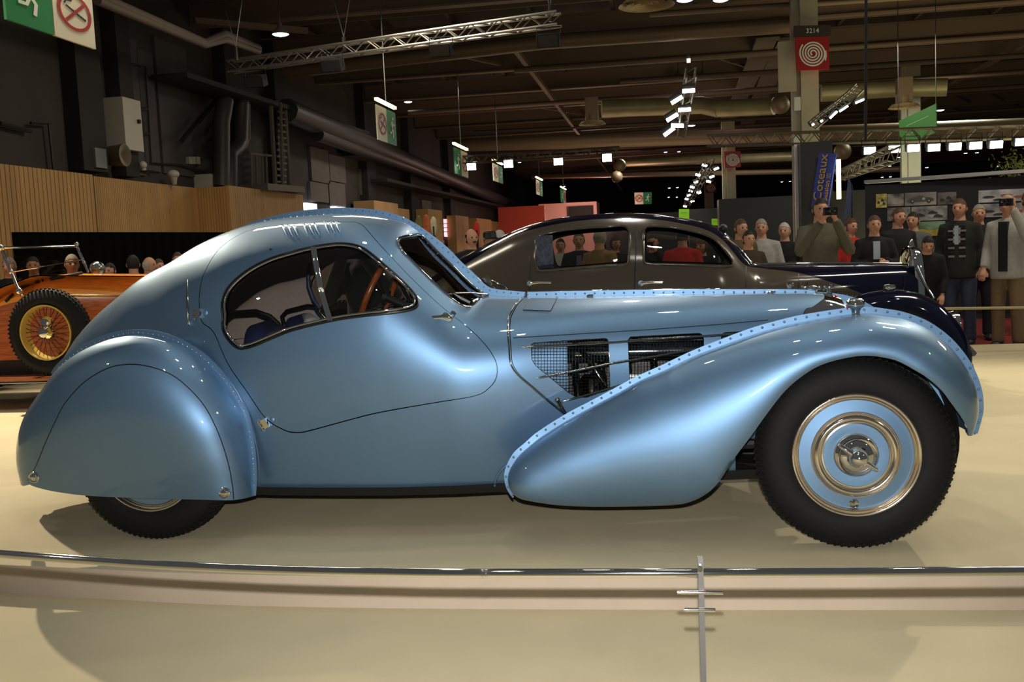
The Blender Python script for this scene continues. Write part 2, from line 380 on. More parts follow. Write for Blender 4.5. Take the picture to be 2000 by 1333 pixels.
for sgn, nm in ((1, 'door'), (-1, 'door')):
    D = panel_data(B, d2, [WIN], .03, .02)
    if sgn < 0: D = mirror(*D)
    dr = panel(nm, D, BLUE, car)
    Gd = panel_data(B, WIN, [], .05, 0, thick_off=-.010)
    if sgn < 0: Gd = mirror(*Gd)
    panel('window_glass', Gd, GLASS, dr)
    def Y(P): P = np.array(P); P[:, 1] *= sgn; return P
    wp = B.pt(WIN); wn = B.nrm(WIN)
    MB().tube(Y(wp+wn*.001), .0055, 6, True).build('window_seal', SEAL, dr, 60)
    w2 = shrink(WIN, .012); MB().tube(Y(B.pt(w2)-B.nrm(w2)*.002), .0058, 8, True).build('chrome_frame', CHROME, dr, 80)
    a = bp([(609, 484), (615, 520), (625, 570), (642, 627)], n=4); b = a+[.016, 0]
    MB().tube(Y(B.pt(a)+B.nrm(a)*.001), .006, 8).tube(Y(B.pt(b)+B.nrm(b)*.001), .006, 8).tube(Y(B.pt((a+b)/2)-B.nrm(a)*.005), .011, 6).build('window_divider', CHROME, dr, 60)
    if sgn > 0:
        # lever handle
        h = B.pix([(880, 620), (869, 622), (850, 624), (826, 622)]); P = B.pt(h); N = B.nrm(h)
        hb = MB().tube([P[0]+N[0]*.002, P[0]+N[0]*.03], [.014, .012], 12); yh = float(P[1][1])
        hp_ = resamp(spl([(822, 619), (833, 617), (860, 615), (867, 610), (876, 612), (884, 620), (881, 629), (872, 627), (860, 624), (839, 627), (831, 631)], 3, True), 3, True); m_h = len(hp_)
        V = [atY(a, b, yh-.020) for a, b in hp_]+[atY(a, b, yh-.030) for a, b in shrink(hp_, .5)]+[atY(a, b, yh-.034) for a, b in shrink(hp_, 2.2)]
        hb.add(V, [(i+r*m_h, (i+1) % m_h+r*m_h, (i+1) % m_h+(r+1)*m_h, i+(r+1)*m_h) for i in range(m_h) for r in (0, 1)]+[tuple(range(m_h))[::-1], tuple(2*m_h+i for i in range(m_h))])
        hb.build('door_handle', CHROME, dr, 60)
        for hp, hq in (((388, 614), (402, 612)), ((517, 827), (532, 820))):
            e = B.pix([hp, hq]); P = B.pt(e); N = B.nrm(e)
            hb = MB(); c = P[0]+N[0]*.006; t = Vector(P[1]-P[0]).normalized(); n = Vector(N[0]); u = n.cross(t)
            R = Matrix((t, n, u)).transposed()
            hb.box(c, (.042, .018, .042), R=R)
            for k in (-1, 0, 1): hb.tube([Vector(c)+u*(.022*k-.008)+n*.009-t*.012, Vector(c)+u*(.022*k+.008)+n*.009-t*.012], .006, 8)
            hb.build('hinge', CHROME, dr, 50)
            MB().ball(Vector(P[1])+n*.001, .013, 12, squash=(1, .35, 1)).build('hinge_blister', BLUE, dr, 80)
    else:
        pass
# dark seal ribbon lying below each panel gap
def ribbon(L, closed, wd=.012, dp=.012):
    P = B.pt(L); N = B.nrm(L); T = (np.roll(P, -1, 0)-np.roll(P, 1, 0)) if closed else np.gradient(P, axis=0)
    T /= np.linalg.norm(T, axis=1)[:, None]+1e-9; O = np.cross(T, N); n = len(P)
    V = np.vstack([P-N*dp+O*wd, P-N*dp-O*wd]); V2 = V*np.array([1, -1, 1])
    F = [(i, (i+1) % n, n+(i+1) % n, n+i) for i in range(n if closed else n-1)]
    return np.vstack([V, V2]), F+[tuple(k+2*n for k in f) for f in F]
V, F = ribbon(DOOR, True); mk('door_seal', V, F, SEAL, car)
V, F = ribbon(SEAM, False); mk('bonnet_seal', V, F, SEAL, car)
# polished bead along the bonnet seam
MB().tube(B.pt(SEAM-[.006, 0])+B.nrm(SEAM)*.002, .0035, 6).build('seam_bead', CHROME2, car, 80)
# headlining: the skin seen from inside
LIN = np.vstack([line((-.25, .25), (1.75, .25), 40), line((1.75, .25), (1.75, .8), 10), line((1.75, .8), (1.25, VS), 14), line((1.25, VS), (-.25, VS), 30), line((-.25, VS), (-.25, .25), 16)])
D = panel_data(B, LIN, [shrink(WIN, -.004)], .06, 0, flip=1, thick_off=-.028)
D = (D[0], [f[::-1] for f in D[1]], -D[2]); 
def clipws(D):
    uvc = B.pix(ws_px[:4]); return D
# keep it clear of the windscreen
cen = np.array([D[0][list(f)].mean(0) for f in D[1]])
wpts = B.pt(WS)[:, [0, 2]]
kx = (cen[:, 0] < wpts[:, 0].min()+.02) & ~inside(cen[:, [0, 2]], shrink(wpts, -.02)) & ~((cen[:, 0] > wpts[:, 0].min()) & (cen[:, 2] > np.interp(cen[:, 0], [wpts[:, 0].min(), wpts[:, 0].max()], [wpts[:, 1].max()-.02, wpts[:, 1].min()])))
panel('headlining', both((D[0], [f for f, k in zip(D[1], kx) if k], D[2])), CLOTH, car)
# windscreen panes
for sgn in (1, -1):
    D = panel_data(B, WS, [], .05, 0, thick_off=-.006)
    if sgn < 0: D = mirror(*D)
    wsn = panel('windscreen', D, GLASS, car)
    WS2 = WS.copy(); WS2[:, 1] = np.minimum(WS2[:, 1], VS*.972); P = B.pt(WS2)+B.nrm(WS2)*.001; P[:, 1] *= sgn
    MB().tube(P, .0075, 8, True).build('windscreen_frame', CHROME, wsn, 80)
# fin : roof, screen and bonnet
def plate(name, base, outer, Yc, th, m, parent, label=None):
    n = max(len(base), len(outer)); A = resamp(spl(base, 4), 1)[:: 1]; 
    def rs(P, k): 
        P = spl(P, 6); L = np.concatenate([[0], np.cumsum(np.linalg.norm(np.diff(P, axis=0), axis=1))]); t = np.linspace(0, L[-1], k); return np.stack([np.interp(t, L, P[:, 0]), np.interp(t, L, P[:, 1])], -1)
    k = int(np.linalg.norm(np.diff(np.array(outer, float), axis=0), axis=1).sum()/7)
    a = rs(base, k); b = rs(outer, k)
    A = np.array([atY(x, y, Yc) for x, y in a]); O = np.array([atY(x, y, Yc) for x, y in b])
    h = np.array([0, th/2, 0]); V = np.vstack([A-h, O-h, O+h, A+h]); F = []
    for i in range(k-1):
        for q in range(3): F.append((q*k+i, q*k+i+1, (q+1)*k+i+1, (q+1)*k+i))
    F += [(0, k, 2*k, 3*k), (k-1, 4*k-1, 3*k-1, 2*k-1)]
    return mk(name, V, F, m, parent, 40, label=label), A, O
fb = [(450, 462), (484, 448), (510, 442), (549, 433), (592, 428), (650, 424), (700, 424), (740, 427), (780, 436), (812, 451), (827, 464), (860, 497), (887, 523), (914, 550), (941, 574), (959, 581), (1025, 584)]
fo = [(440, 456), (470, 443), (500, 431), (545, 419), (590, 411), (650, 406), (695, 406), (740, 410), (775, 419), (806, 433), (840, 456), (875, 484), (899, 509), (926, 534), (947, 555), (966, 564), (1026, 570)]
fin, FA, FO = plate('roof_fin', fb, fo, 0, .006, BLUE, car, 'light blue riveted spine along the roof')
def rivline(a, o, Yc, fr, step, r, m, parent, th=.006, label=None):
    L = a*(1-fr)+o*fr; q = resamp(L, step); N = np.tile([0, -1., 0], (len(q), 1)); q[:, 1] = Yc-th/2
    return rivets('rivets', q, N, r, m, parent, label)
RIV = mat('rivet_blue', (98, 132, 168), .35, .7, 1)
rivline(FA, FO, 0, .72, .034, .0042, RIV, fin); 
b2 = [(1030, 583), (1190, 581), (1350, 580), (1450, 579), (1550, 577), (1600, 577)]; o2 = [(1030, 570), (1190, 567), (1350, 565), (1450, 565), (1550, 565), (1590, 567)]
fin2, A2, O2 = plate('bonnet_fin', b2, o2, 0, .008, BLUE, car, 'light blue riveted spine along the bonnet')
rivline(A2, O2, 0, .62, .046, .005, RIV, fin2, .008)
MB().tube(O2+[0, 0, .001], .003, 6).build('hinge_rod', CHROME, fin2, 60)
# riveted seam flange lying beside the roof fin
q = resamp(FA[6:int(len(FA)*.72)], .034); rv = np.stack([q[:, 0], np.full(len(q), VS*.955)], -1); rv = rv[(rv[:, 0] > .35)]
rivets('roof_rivets', B.pt(rv), B.nrm(rv), .0042, RIV, car)
# ---- side mouldings and small fittings on the skin
def onbody(P, k=0.): uv = B.pix(P); return B.pt(uv)+B.nrm(uv)*k, B.nrm(uv)
for P in ([(1018, 680), (1100, 676), (1190, 670.5), (1300, 663), (1432, 654)], [(1045, 738), (1110, 726), (1190, 710), (1290, 694), (1378, 678)], [(1098, 782), (1130, 774), (1190, 757), (1250, 740)]):
    q, n = onbody(resamp(np.array(P, float), 12), .012); r = np.full(len(q), .0068); r[0] = .002; r[1] = .0062
    MB().tube(q, r, 8, flat=.8).build('chrome_moulding', CHROME2, car, 80)
q, n = onbody(resamp(np.array([(1002, 660), (1100, 654), (1250, 645), (1400, 634), (1500, 625)], float), 10), .0006)
MB().tube(q, .0016, 5).build('panel_seam', SEAL, car)
fl = B.pix(resamp(np.array([(1021, 606), (1036, 583), (1090, 580), (1076, 608)], float), 3, True))
MB().tube(B.pt(fl)+B.nrm(fl)*.0004, .0016, 5, True).build('vent_flap_gap', SEAL, bon)
fl2 = shrink(fl, .002); panel('vent_flap', panel_data(B, fl2, [], .03, .004, thick_off=.003), BLUE, bon)
# bonnet catch
q, n = onbody([(1087, 779), (1092, 788), (1101, 803), (1107, 811)], .016)
MB().tube(q, [.007, .009, .008, .006], 8).ball(q[0], .012, 10).box(q[1]+[0, .006, 0], (.02, .02, .03)).build('bonnet_catch', CHROME2, car, 60)
for p in ((1152, 580), (1505, 573)):
    q, n = onbody([p], .004); MB().ball(q[0], .013, 10, squash=(1.3, .8, .7)).ball(q[0]+[.012, -.004, .003], .007, 8).build('bonnet_clip', CHROME, car, 60)
# semaphore slot
q, n = onbody([(367, 546), (367, 575), (368, 605), (370, 634)], .003)
MB().tube(q, [.002, .006, .006, .004], 6).build('trafficator', CHROME2, car, 60); MB().ball(q[3]-[0, 0, -.01], .011, 8, squash=(.6, .6, 1.6)).build('trafficator_catch', CHROME, car, 60)
q, n = onbody([(529, 487)], .002); MB().ball(q[0], .006, 8).build('lock_screw', SEAL, car, 60)
# roof louvres
for gx in (551, 592, 633):
    for k in range(3):
        x0 = gx+k*11
        y0 = 443-(gx-551)*.075
        q, n = onbody([(x0, y0), (x0+3, y0+1), (x0+6.5, y0+9), (x0+9, y0+17)], .004)
        MB().tube(q, [.004, .0075, .0085, .004], 8).build('roof_louvre', BLUE, car, 80)
        MB().tube([q[0]+[0, 0, .004], q[1]+n[1]*.005], .003, 6).build('louvre_lip', CHROME, car, 60)
# bead lines behind and before the door
q, n = onbody(resamp(spl([(507, 954), (505, 905), (499, 862), (488, 820), (470, 778), (445, 738), (412, 702), (378, 676), (340, 657)], 4), 8), .001)
MB().tube(q, .005, 6).build('body_bead', BLUE, car, 80)
# little toe fairing behind the front wing
q, n = onbody(resamp(spl([(966, 951), (968, 936), (978, 918), (992, 905), (1006, 893)], 4), 5), .004)
MB().tube(q, .006, 6).build('fairing_bead', BLUE, car, 80)
# underside
ub = MB(); xs = np.linspace(XLO+.1, XHI-.3, 14); V = []; F = []
for i, x in enumerate(xs):
    wv = max(.05, float(WX(x))*.78); V += [(x, -wv, Z0+.012), (x, -wv*.93, Z0-.035), (x, wv*.93, Z0-.035), (x, wv, Z0+.012)]
for i in range(13):
    for k in range(3): F.append((i*4+k, i*4+4+k, i*4+5+k, i*4+1+k))
mk('chassis', V, F, BLACK, car)

# ---- wire mesh of the bonnet grilles
def grille(poly_px, nm='wire_mesh'):
    p = np.array(poly_px, float); lo = p.min(0); hi = p.max(0); mb = MB(); st = 6.1
    segs = []
    for ax in (0, 1):
        g = np.arange(lo[ax]+2, hi[ax], st)
        for a in g:
            t = np.arange(lo[1-ax], hi[1-ax], 2.); q = np.empty((len(t), 2)); q[:, ax] = a; q[:, 1-ax] = t
            ins = inside(q, p); i = 0
            while i < len(t):
                if ins[i]:
                    j = i
                    while j+1 < len(t) and ins[j+1]: j += 1
                    if j-i >= 2: segs.append((q[i], q[j], ax))
                    i = j+1
                else: i += 1
    for a, b, ax in segs:
        n = max(2, int(np.linalg.norm(b-a)/12)); pp = np.array([a*(1-t)+b*t for t in np.linspace(0, 1, n+1)]); uv = B.pix(pp)
        k = -.003 if ax == 0 else -.0055
        mb.tube(B.pt(uv)+B.nrm(uv)*k, .0013, 4, caps=False)
    mb.build(nm, CHROME2, bon, 60, kind='stuff')
grille(g1); grille(g2); grille(g3)
for g in (G1, G2, G3): MB().tube(B.pt(g)-B.nrm(g)*.003, .003, 6, True).build('grille_rim', CHROME2, bon, 60)
# fixed blue panel behind the rear part of the first grille
bk = B.pix(resamp(np.array([(1030, 660), (1109, 656), (1112, 775), (1070, 750), (1030, 715)], float), 6, True)); panel('inner_panel', panel_data(B, bk, [], .04, .0, thick_off=-.022), BLUE, bon)
# engine seen through the mesh
eng = MB(); eng.box((2.30, 0, .62), (1.15, .26, .36)); eng.build('engine_block', mat('engine_alu', (62, 62, 60), .4, .8), car)
cv = MB(); cv.tube([(1.78, -.20, .74), (2.85, -.17, .74)], .045, 14); cv.build('cam_cover', CHROME, car, 60)
for k in range(8): MB().tube([(1.85+.12*k, -.13, .70), (1.86+.12*k, -.22, .64), (1.87+.12*k, -.24, .54)], .018, 8).build('exhaust_branch', CHROME2, car, 60)
MB().tube([(1.75, -.30, .60), (1.78, -.33, .67), (1.83, -.33, .69), (1.86, -.30, .66)], .007, 8).build('fuel_pipe', CHROME, car, 60)
MB().tube([(1.86, -.24, .80), (1.93, -.31, .72), (2.0, -.30, .6)], .012, 8).build('hose', CHROME2, car, 60)
MB().lathe((1.93, -.22, .56), (0, 0, 1), [(0, -.08), (.055, -.08), (.055, .06), (.03, .09), (0, .09)], 20).build('carburettor', CHROME2, car, 40)
MB().box((2.22, -.27, .60), (.26, .03, .10)).build('nameplate', mat('bright_alu', (205, 205, 200), .3, .8), car)
MB().box((2.3, .02, .52), (1.3, .5, .04)).build('engine_tray', BLACK, car)

# ---- radiator shell
rb = MB(); xf0 = float(atY(1604, 600, -.2)[0]); xf1 = float(atY(1638, 580, 0)[0]); V = []; F = []; n = 40
zt0 = float(ZT(xf0))
def shoe(sc_, zc, x, dz=0):
    out = []
    for k in range(n):
        a = 2*PI*k/n; c, s = math.cos(a), math.sin(a)
        wv = .235*(1+.10*s)*(abs(c)**.9)*(1 if c > 0 else -1); z = (.30*s if s > 0 else .34*s)
        out.append((x, wv*sc_, zc+z*sc_+dz))
    return out
zc = zt0-.315
rings = [shoe(1.0, zc, xf0-.03), shoe(1.02, zc, xf0), shoe(1.0, zc, xf0+.03), shoe(.93, zc, xf1-.015), shoe(.86, zc, xf1), shoe(.80, zc, xf1-.01), shoe(.79, zc, xf1-.05)]
FE2 = FE.copy(); FE2[:, 0] += .003; xe = XHI-.004
NOSE = np.vstack([FE2, line((FE2[-1][0], VS), (xe, VS), 6), line((xe, VS), (xe, .15), 40), line((xe, .15), (FE2[0][0], .15), 10)])
rad = panel('radiator_shell', both(panel_data(B, NOSE, [], .02, .05, thick_off=.002)), CHROME, car, label='chrome horseshoe radiator surround')
xf1 = xe
gb = MB()
for k in range(15):
    y = -.17+.34*k/14; hz = .24*math.sqrt(max(.05, 1-(y/.2)**2)); gb.box((xf1-.04, y, zc), (.012, .006, hz*1.9))
gb.build('radiator_slats', CHROME2, rad, kind='stuff')
MB().lathe(atY(1632, 583, -.035), (.55, -.83, .1), [(0, .006), (.014, .004), (.016, 0), (.016, -.01)], 24).build('red_badge', mat('badge_red', (190, 30, 28), .3, 0, 1), rad, 40)
# caps and hinge fittings on top of the bonnet
def cap(px, py, Y, r, h, nm='filler_cap', par=car):
    p = atY(px, py, Y); MB().lathe(p, (0, 0, 1), [(r*.7, -h*1.8), (r*.7, -h*.5), (r, -h*.4), (r*1.05, h*.1), (r*.95, h*.45), (r*.5, h*.62), (0, h*.66)], 20).build(nm, CHROME, par, 50)
cap(1543, 556, .16, .019, .014); cap(1620, 560, .02, .020, .016, 'radiator_cap')
for px, w_ in ((1568, 4), (1583, 9), (1600, 7), (1612, 8)):
    p = atY(px, 563, .03); MB().tube([p-np.array([w_*.0016, 0, 0]), p+np.array([w_*.0016, 0, 0])], .007, 8).ball(p+[0, 0, .006], .007, 8).build('hinge_fitting', CHROME, car, 60)

# ============================================================ front wings
FR = [((1003, 966), (1006, 968)), ((994, 945), (1018, 975)), ((994, 922), (1040, 980)), ((1010, 894), (1090, 987)), ((1033, 872), (1150, 990)), ((1060, 851), (1210, 990)), ((1111, 819), (1290, 988)), ((1162, 791), (1340, 983)), ((1207, 767), (1378, 966)), ((1250, 743), (1405, 940)), ((1297, 723), (1433, 897)), ((1355, 695), (1466, 853)), ((1413, 673), (1499, 807)), ((1472, 652), (1535, 762)), ((1522, 638), (1575, 729)), ((1572, 627), (1612, 710)), ((1647, 615), (1660, 698)), ((1692, 612), (1690, 695)), ((1729, 616), (1718, 697)), ((1764, 622), (1752, 705)), ((1804, 638), (1785, 722)), ((1842, 665), (1815, 741)), ((1871, 698), (1840, 764)), ((1891, 731), (1858, 788)), ((1904, 766), (1874, 810)), ((1907, 795), (1884, 826)), ((1903, 819), (1890, 840)), ((1896, 846), (1890, 851))]
rp = np.array([a for a, b in FR], float); ep = np.array([b for a, b in FR], float); NF = len(FR)
yr = pch([0, 3, 7, 12, 20, NF-1], [-.70, -.68, -.635, -.60, -.60, -.62]); ye = pch([0, 1, 3, 8, 12, 20, NF-1], [-.70, -.755, -.80, -.825, -.835, -.835, -.70])
idx = np.arange(NF); fine = np.linspace(0, NF-1, 190)
RPf = spl(rp, 12); EPf = spl(ep, 12); tt = np.linspace(0, NF-1, len(RPf))
def lerp(A, t): return np.stack([np.interp(t, tt, A[:, 0]), np.interp(t, tt, A[:, 1])], -1)
def bfun(i, t):
    h = math.exp(-((i-5.)/5.)**2); tq = 1.14+.55*h; return max(0., math.sin(PI/2*t*tq))**.95+(.985-math.sin(PI/2*tq)**.95)*t*(1-h)
R3 = np.array([atY(p[0], p[1], float(yr(t))) for p, t in zip(lerp(RPf, fine), fine)]); E3 = np.array([atY(p[0], p[1], float(yr(t)+(ye(t)-yr(t))*bfun(t, 1.))) for p, t in zip(lerp(EPf, fine), fine)])
m_ = 22; V = []
for i in range(len(fine)):
    r, e = R3[i], E3[i]
    for k in range(m_+1):
        f = PI/2*k/m_; a = 1-math.cos(f)**1.25; b = bfun(fine[i], k/m_)
        V.append((r[0]+(e[0]-r[0])*a, r[1]+(float(ye(fine[i]))-r[1])*b, r[2]+(e[2]-r[2])*a))
    for k in range(1, 4):                      # rolled hem inside the opening
        f = k/3; V.append((e[0], e[1]+.035*f, e[2]+.012*f))
mm = m_+4; F = [(i*mm+k, i*mm+k+1, (i+1)*mm+k+1, (i+1)*mm+k) for i in range(len(fine)-1) for k in range(mm-1)]
# inner half
V2 = []; mi = 9
for i in range(len(fine)):
    r, e = R3[i], E3[i]
    for k in range(mi+1):
        f = PI/2*k/mi; a = 1-math.cos(f); b = math.sin(f); V2.append((r[0]+(e[0]-r[0])*a*.8, r[1]+.20*b, r[2]+(e[2]-r[2])*a*.8))
F2 = [(i*(mi+1)+k, (i+1)*(mi+1)+k, (i+1)*(mi+1)+k+1, i*(mi+1)+k+1) for i in range(len(fine)-1) for k in range(mi)]
V = np.array(V); V2 = np.array(V2)
def wing(sgn, name, V, F, V2, F2):
    s = np.array([1, sgn, 1]); b = len(V)
    FF = F+[tuple(i+b for i in f) for f in F2]
    if sgn < 0: FF = [f[::-1] for f in FF]
    return mk(name, np.vstack([V, V2])*s, FF, BLUE, car, 70)
def flange(base_px, out_px, Yf, par, step, sgn, r=.0045, dbl=False):
    pass
fwo = [(1001, 973), (988, 950), (986, 920), (1002, 886), (1026, 864), (1052, 842), (1104, 809), (1155, 782), (1200, 758), (1243, 735), (1290, 714), (1349, 686), (1407, 663), (1466, 641), (1518, 626), (1570, 614), (1647, 602), (1692, 599), (1731, 603), (1768, 610), (1812, 627), (1852, 655), (1883, 689), (1905, 725), (1918, 763), (1921, 796), (1917, 820), (1909, 847)]
O3 = np.array([atY(p[0], p[1], float(yr(t))) for p, t in zip(lerp(spl(fwo, 12), fine), fine)])
def strip(A, O, sgn, par, th, name='wing_flange', label=None):
    s = np.array([1, sgn, 1]); h = np.array([0, th/2, 0]); k = len(A); V = np.vstack([A-h, O-h, O+h, A+h])*s; F = []
    for i in range(k-1):
        for q in range(3): F.append((q*k+i, q*k+i+1, (q+1)*k+i+1, (q+1)*k+i))
    if sgn < 0: F = [f[::-1] for f in F]
    return mk(name, V, F, BLUE, par, 40, label=label)
for sgn in (1, -1):
    wg = wing(sgn, 'front_wing', V, F, V2, F2)
    fl_ = strip(R3-(O3-R3)*.3, O3, sgn, wg, .006)
    q = resamp(R3*.45+O3*.55, .044); N = np.tile([0, -1. if sgn > 0 else 1., 0], (len(q), 1)); q = q+np.array([0, -.003, 0]); q[:, 1] *= sgn
    rivets('rivets', q, N, .0055, RIV, wg)
    # side lamp on top of the wing
    p = atY(1671, 613, -.615)*np.array([1, sgn, 1]); L = MB()
    L.lathe(p, (0, 0, 1), [(.022, -.025), (.018, -.01), (.016, .01), (.022, .022), (.034, .03), (.036, .036), (.034, .052), (.026, .060), (0, .062)], 24)
    lm = L.build('side_lamp', CHROME, wg, 50); MB().lathe(p+np.array([0, 0, .03]), (-1, 0, .0), [(0, .036), (.012, .034), (.014, .03)], 16).build('lamp_lens', mat('red_lens', (150, 10, 10), .2, 0, 1), wg, 50)

# ============================================================ rear wings (spats)
ro = [(493, 985), (494, 940), (493, 903), (488, 864), (478, 815), (459, 776), (436, 743), (408, 713), (385, 693), (350, 671), (311, 658), (270, 652), (226, 658), (182, 674), (149, 692), (118, 718), (101, 742), (82, 768), (61, 800), (48, 833), (42, 866), (41, 890), (46, 925), (66, 985), (130, 1045), (260, 1085), (390, 1075), (470, 1035)]
ro3 = np.array([atY(a, b, -.62) for a, b in resamp(spl(ro, 6, True), 4, True)])[:, [0, 2]]
Cc = atY(275, 885, -.80)[[0, 2]]
ang = np.arctan2(ro3[:, 1]-Cc[1], ro3[:, 0]-Cc[0]); rd = np.hypot(ro3[:, 0]-Cc[0], ro3[:, 1]-Cc[1]); o_ = np.argsort(ang); ang, rd = ang[o_], rd[o_]
ang3 = np.concatenate([ang-2*PI, ang, ang+2*PI]); rd3 = np.tile(rd, 3)
ksm = np.ones(7)/7; rd3 = np.convolve(rd3, ksm, 'same')
def rear(u, v):
    u = np.asarray(u, float); v = np.asarray(v, float); a = np.arctan2(v, u); r = np.clip(np.hypot(u, v), 0, 1)
    rho = np.sin(r*PI/2)**(1/1.9); rho = np.where(r > 0, rho, 0); rho = r**.62*(1-r)+rho*r
    rho = np.sin(r*PI/2); y = -.60-.235*np.clip(1-rho**4.8, 0, 1)**(1/2.0); R_ = np.interp(a, ang3, rd3); y = y+.10*np.clip((.62-Cc[1]-R_*rho*np.sin(a))/.45, 0, 1)**1.8*(1-rho**3)
    return np.stack([Cc[0]+R_*rho*np.cos(a), y, Cc[1]+R_*rho*np.sin(a)], -1)
RS = Surf(rear, np.linspace(-1, 1, 240), np.linspace(-1, 1, 240))
def rpix(P): return RS.pix(P)
cut = [(497, 969), (455, 977), (380, 976), (300, 974), (250, 972.5), (165, 968), (105, 960), (68, 951), (54, 944)]
cu = rpix(resamp(spl(cut, 5), 5))
def arc(a0, a1, n): t = np.linspace(a0, a1, n); return np.stack([np.cos(t), np.sin(t)], -1)*.998
a0 = math.atan2(cu[-1][1], cu[-1][0]); a1 = math.atan2(cu[0][1], cu[0][0])
if a0 < 0: a0 += 2*PI
cu = np.vstack([arc(a1, a1, 1), cu, arc(a0, a0, 1)])
RW = np.vstack([cu, arc(a0, a1, 150)[1:-1]])
uS = rpix([(43.5, 936.5)])[0]; aS = math.atan2(uS[1], uS[0]); uC = rpix([(52, 945)])[0]; aC = math.atan2(uC[1], uC[0])
sp = [(54, 941), (60, 930), (73, 906), (90, 864), (111, 819), (129, 786), (165, 747), (210, 720), (252, 712), (294, 717), (336, 733), (372, 762), (402, 798), (426, 846), (444, 900), (453, 945), (456, 975)]
spu = rpix(resamp(spl(sp, 6), 4))
# spat = region between seam and cut
cut2 = rpix(resamp(spl([(454, 975), (380, 975), (300, 973), (250, 971.5), (165, 967), (105, 959), (70, 950), (56, 943)], 5), 5))
SP = np.vstack([spu, cut2[1:]])
def rearcut(poly): return poly
WV = panel_data(RS, RW, [shrink(SP, -.004)] if False else [], .03, .02)
# build wing without the spat region: triangles outside SP
for sgn in (1, -1):
    D = panel_data(RS, RW, [], .028, .02)
    if sgn < 0: D = mirror(*D)
    rw = panel('rear_wing', D, BLUE, car)
    D = panel_data(RS, SP, [], .035, .006, thick_off=.0035)
    if sgn < 0: D = mirror(*D)
    spt = panel('wheel_spat', D, BLUE, car)
    P = RS.pt(spu); P[:, 1] -= .001; P[:, 1] *= sgn
    MB().tube(P, .0036, 6).build('spat_seam_shade', SEAL, spt)  # dark tube drawn as the shadow line along the spat seam
    for c in ((69, 931), (440, 962)):
        uv = rpix([c]); p = RS.pt(uv)[0]; nn = np.array([0, -1., 0]); p = p+np.array([0, -.008, 0]); p[1] *= sgn; ax = (0, -sgn, 0)
        MB().lathe(p, ax, [(.026, -.004), (.026, .003), (.023, .005), (.019, .003), (.017, .003), (.014, .010), (.008, .013), (0, .013)], 24).box(p+np.array([0, -.013*sgn, 0]), (.022, .006, .005)).build('spat_lock', CHROME, spt, 40)
    # rim flange with rivets
    rpl = [(486, 968), (488, 940), (487, 903), (483, 866), (473, 818), (455, 780), (432, 748), (404, 718), (381, 698), (347, 677), (310, 664), (270, 658), (228, 664), (185, 680), (153, 697), (122, 722), (108, 738)]
    rpo = [(500, 968), (502, 940), (501, 903), (497, 862), (487, 810), (468, 769), (443, 735), (415, 704), (391, 684), (354, 662), (313, 648), (270, 643), (223, 648), (177, 665), (144, 683), (112, 711), (100, 728)]
    kA = lambda P: np.array([atY(a, b, -.615) for a, b in (lambda q: np.stack([np.interp(np.linspace(0, len(P)-1, 120), np.linspace(0, len(P)-1, len(q)), q[:, i]) for i in (0, 1)], -1))(spl(P, 8))])
    A_, O_ = kA(rpl), kA(rpo); strip(A_, O_, sgn, rw, .006)
    q = resamp(A_*.45+O_*.55, .024); N = np.tile([0, -sgn*1., 0], (len(q), 1)); q = q+np.array([0, -.003, 0]); q[:, 1] *= sgn
    rivets('rivets', q, N, .0035, mat('rivet_bright', (170, 190, 205), .25, .9), rw)
    # wheel well
    V = []; F = []; n = 30
    for k in range(n+1):
        a = PI*k/n; V += [(.0+.44*math.cos(a)+.0, -.57*sgn, .38+.41*math.sin(a)), (.0+.44*math.cos(a), -.36*sgn, .38+.43*math.sin(a))]
    F = [(2*k, 2*k+1, 2*k+3, 2*k+2) for k in range(n)]; mk('wheel_well', V, F, BLACK, rw)

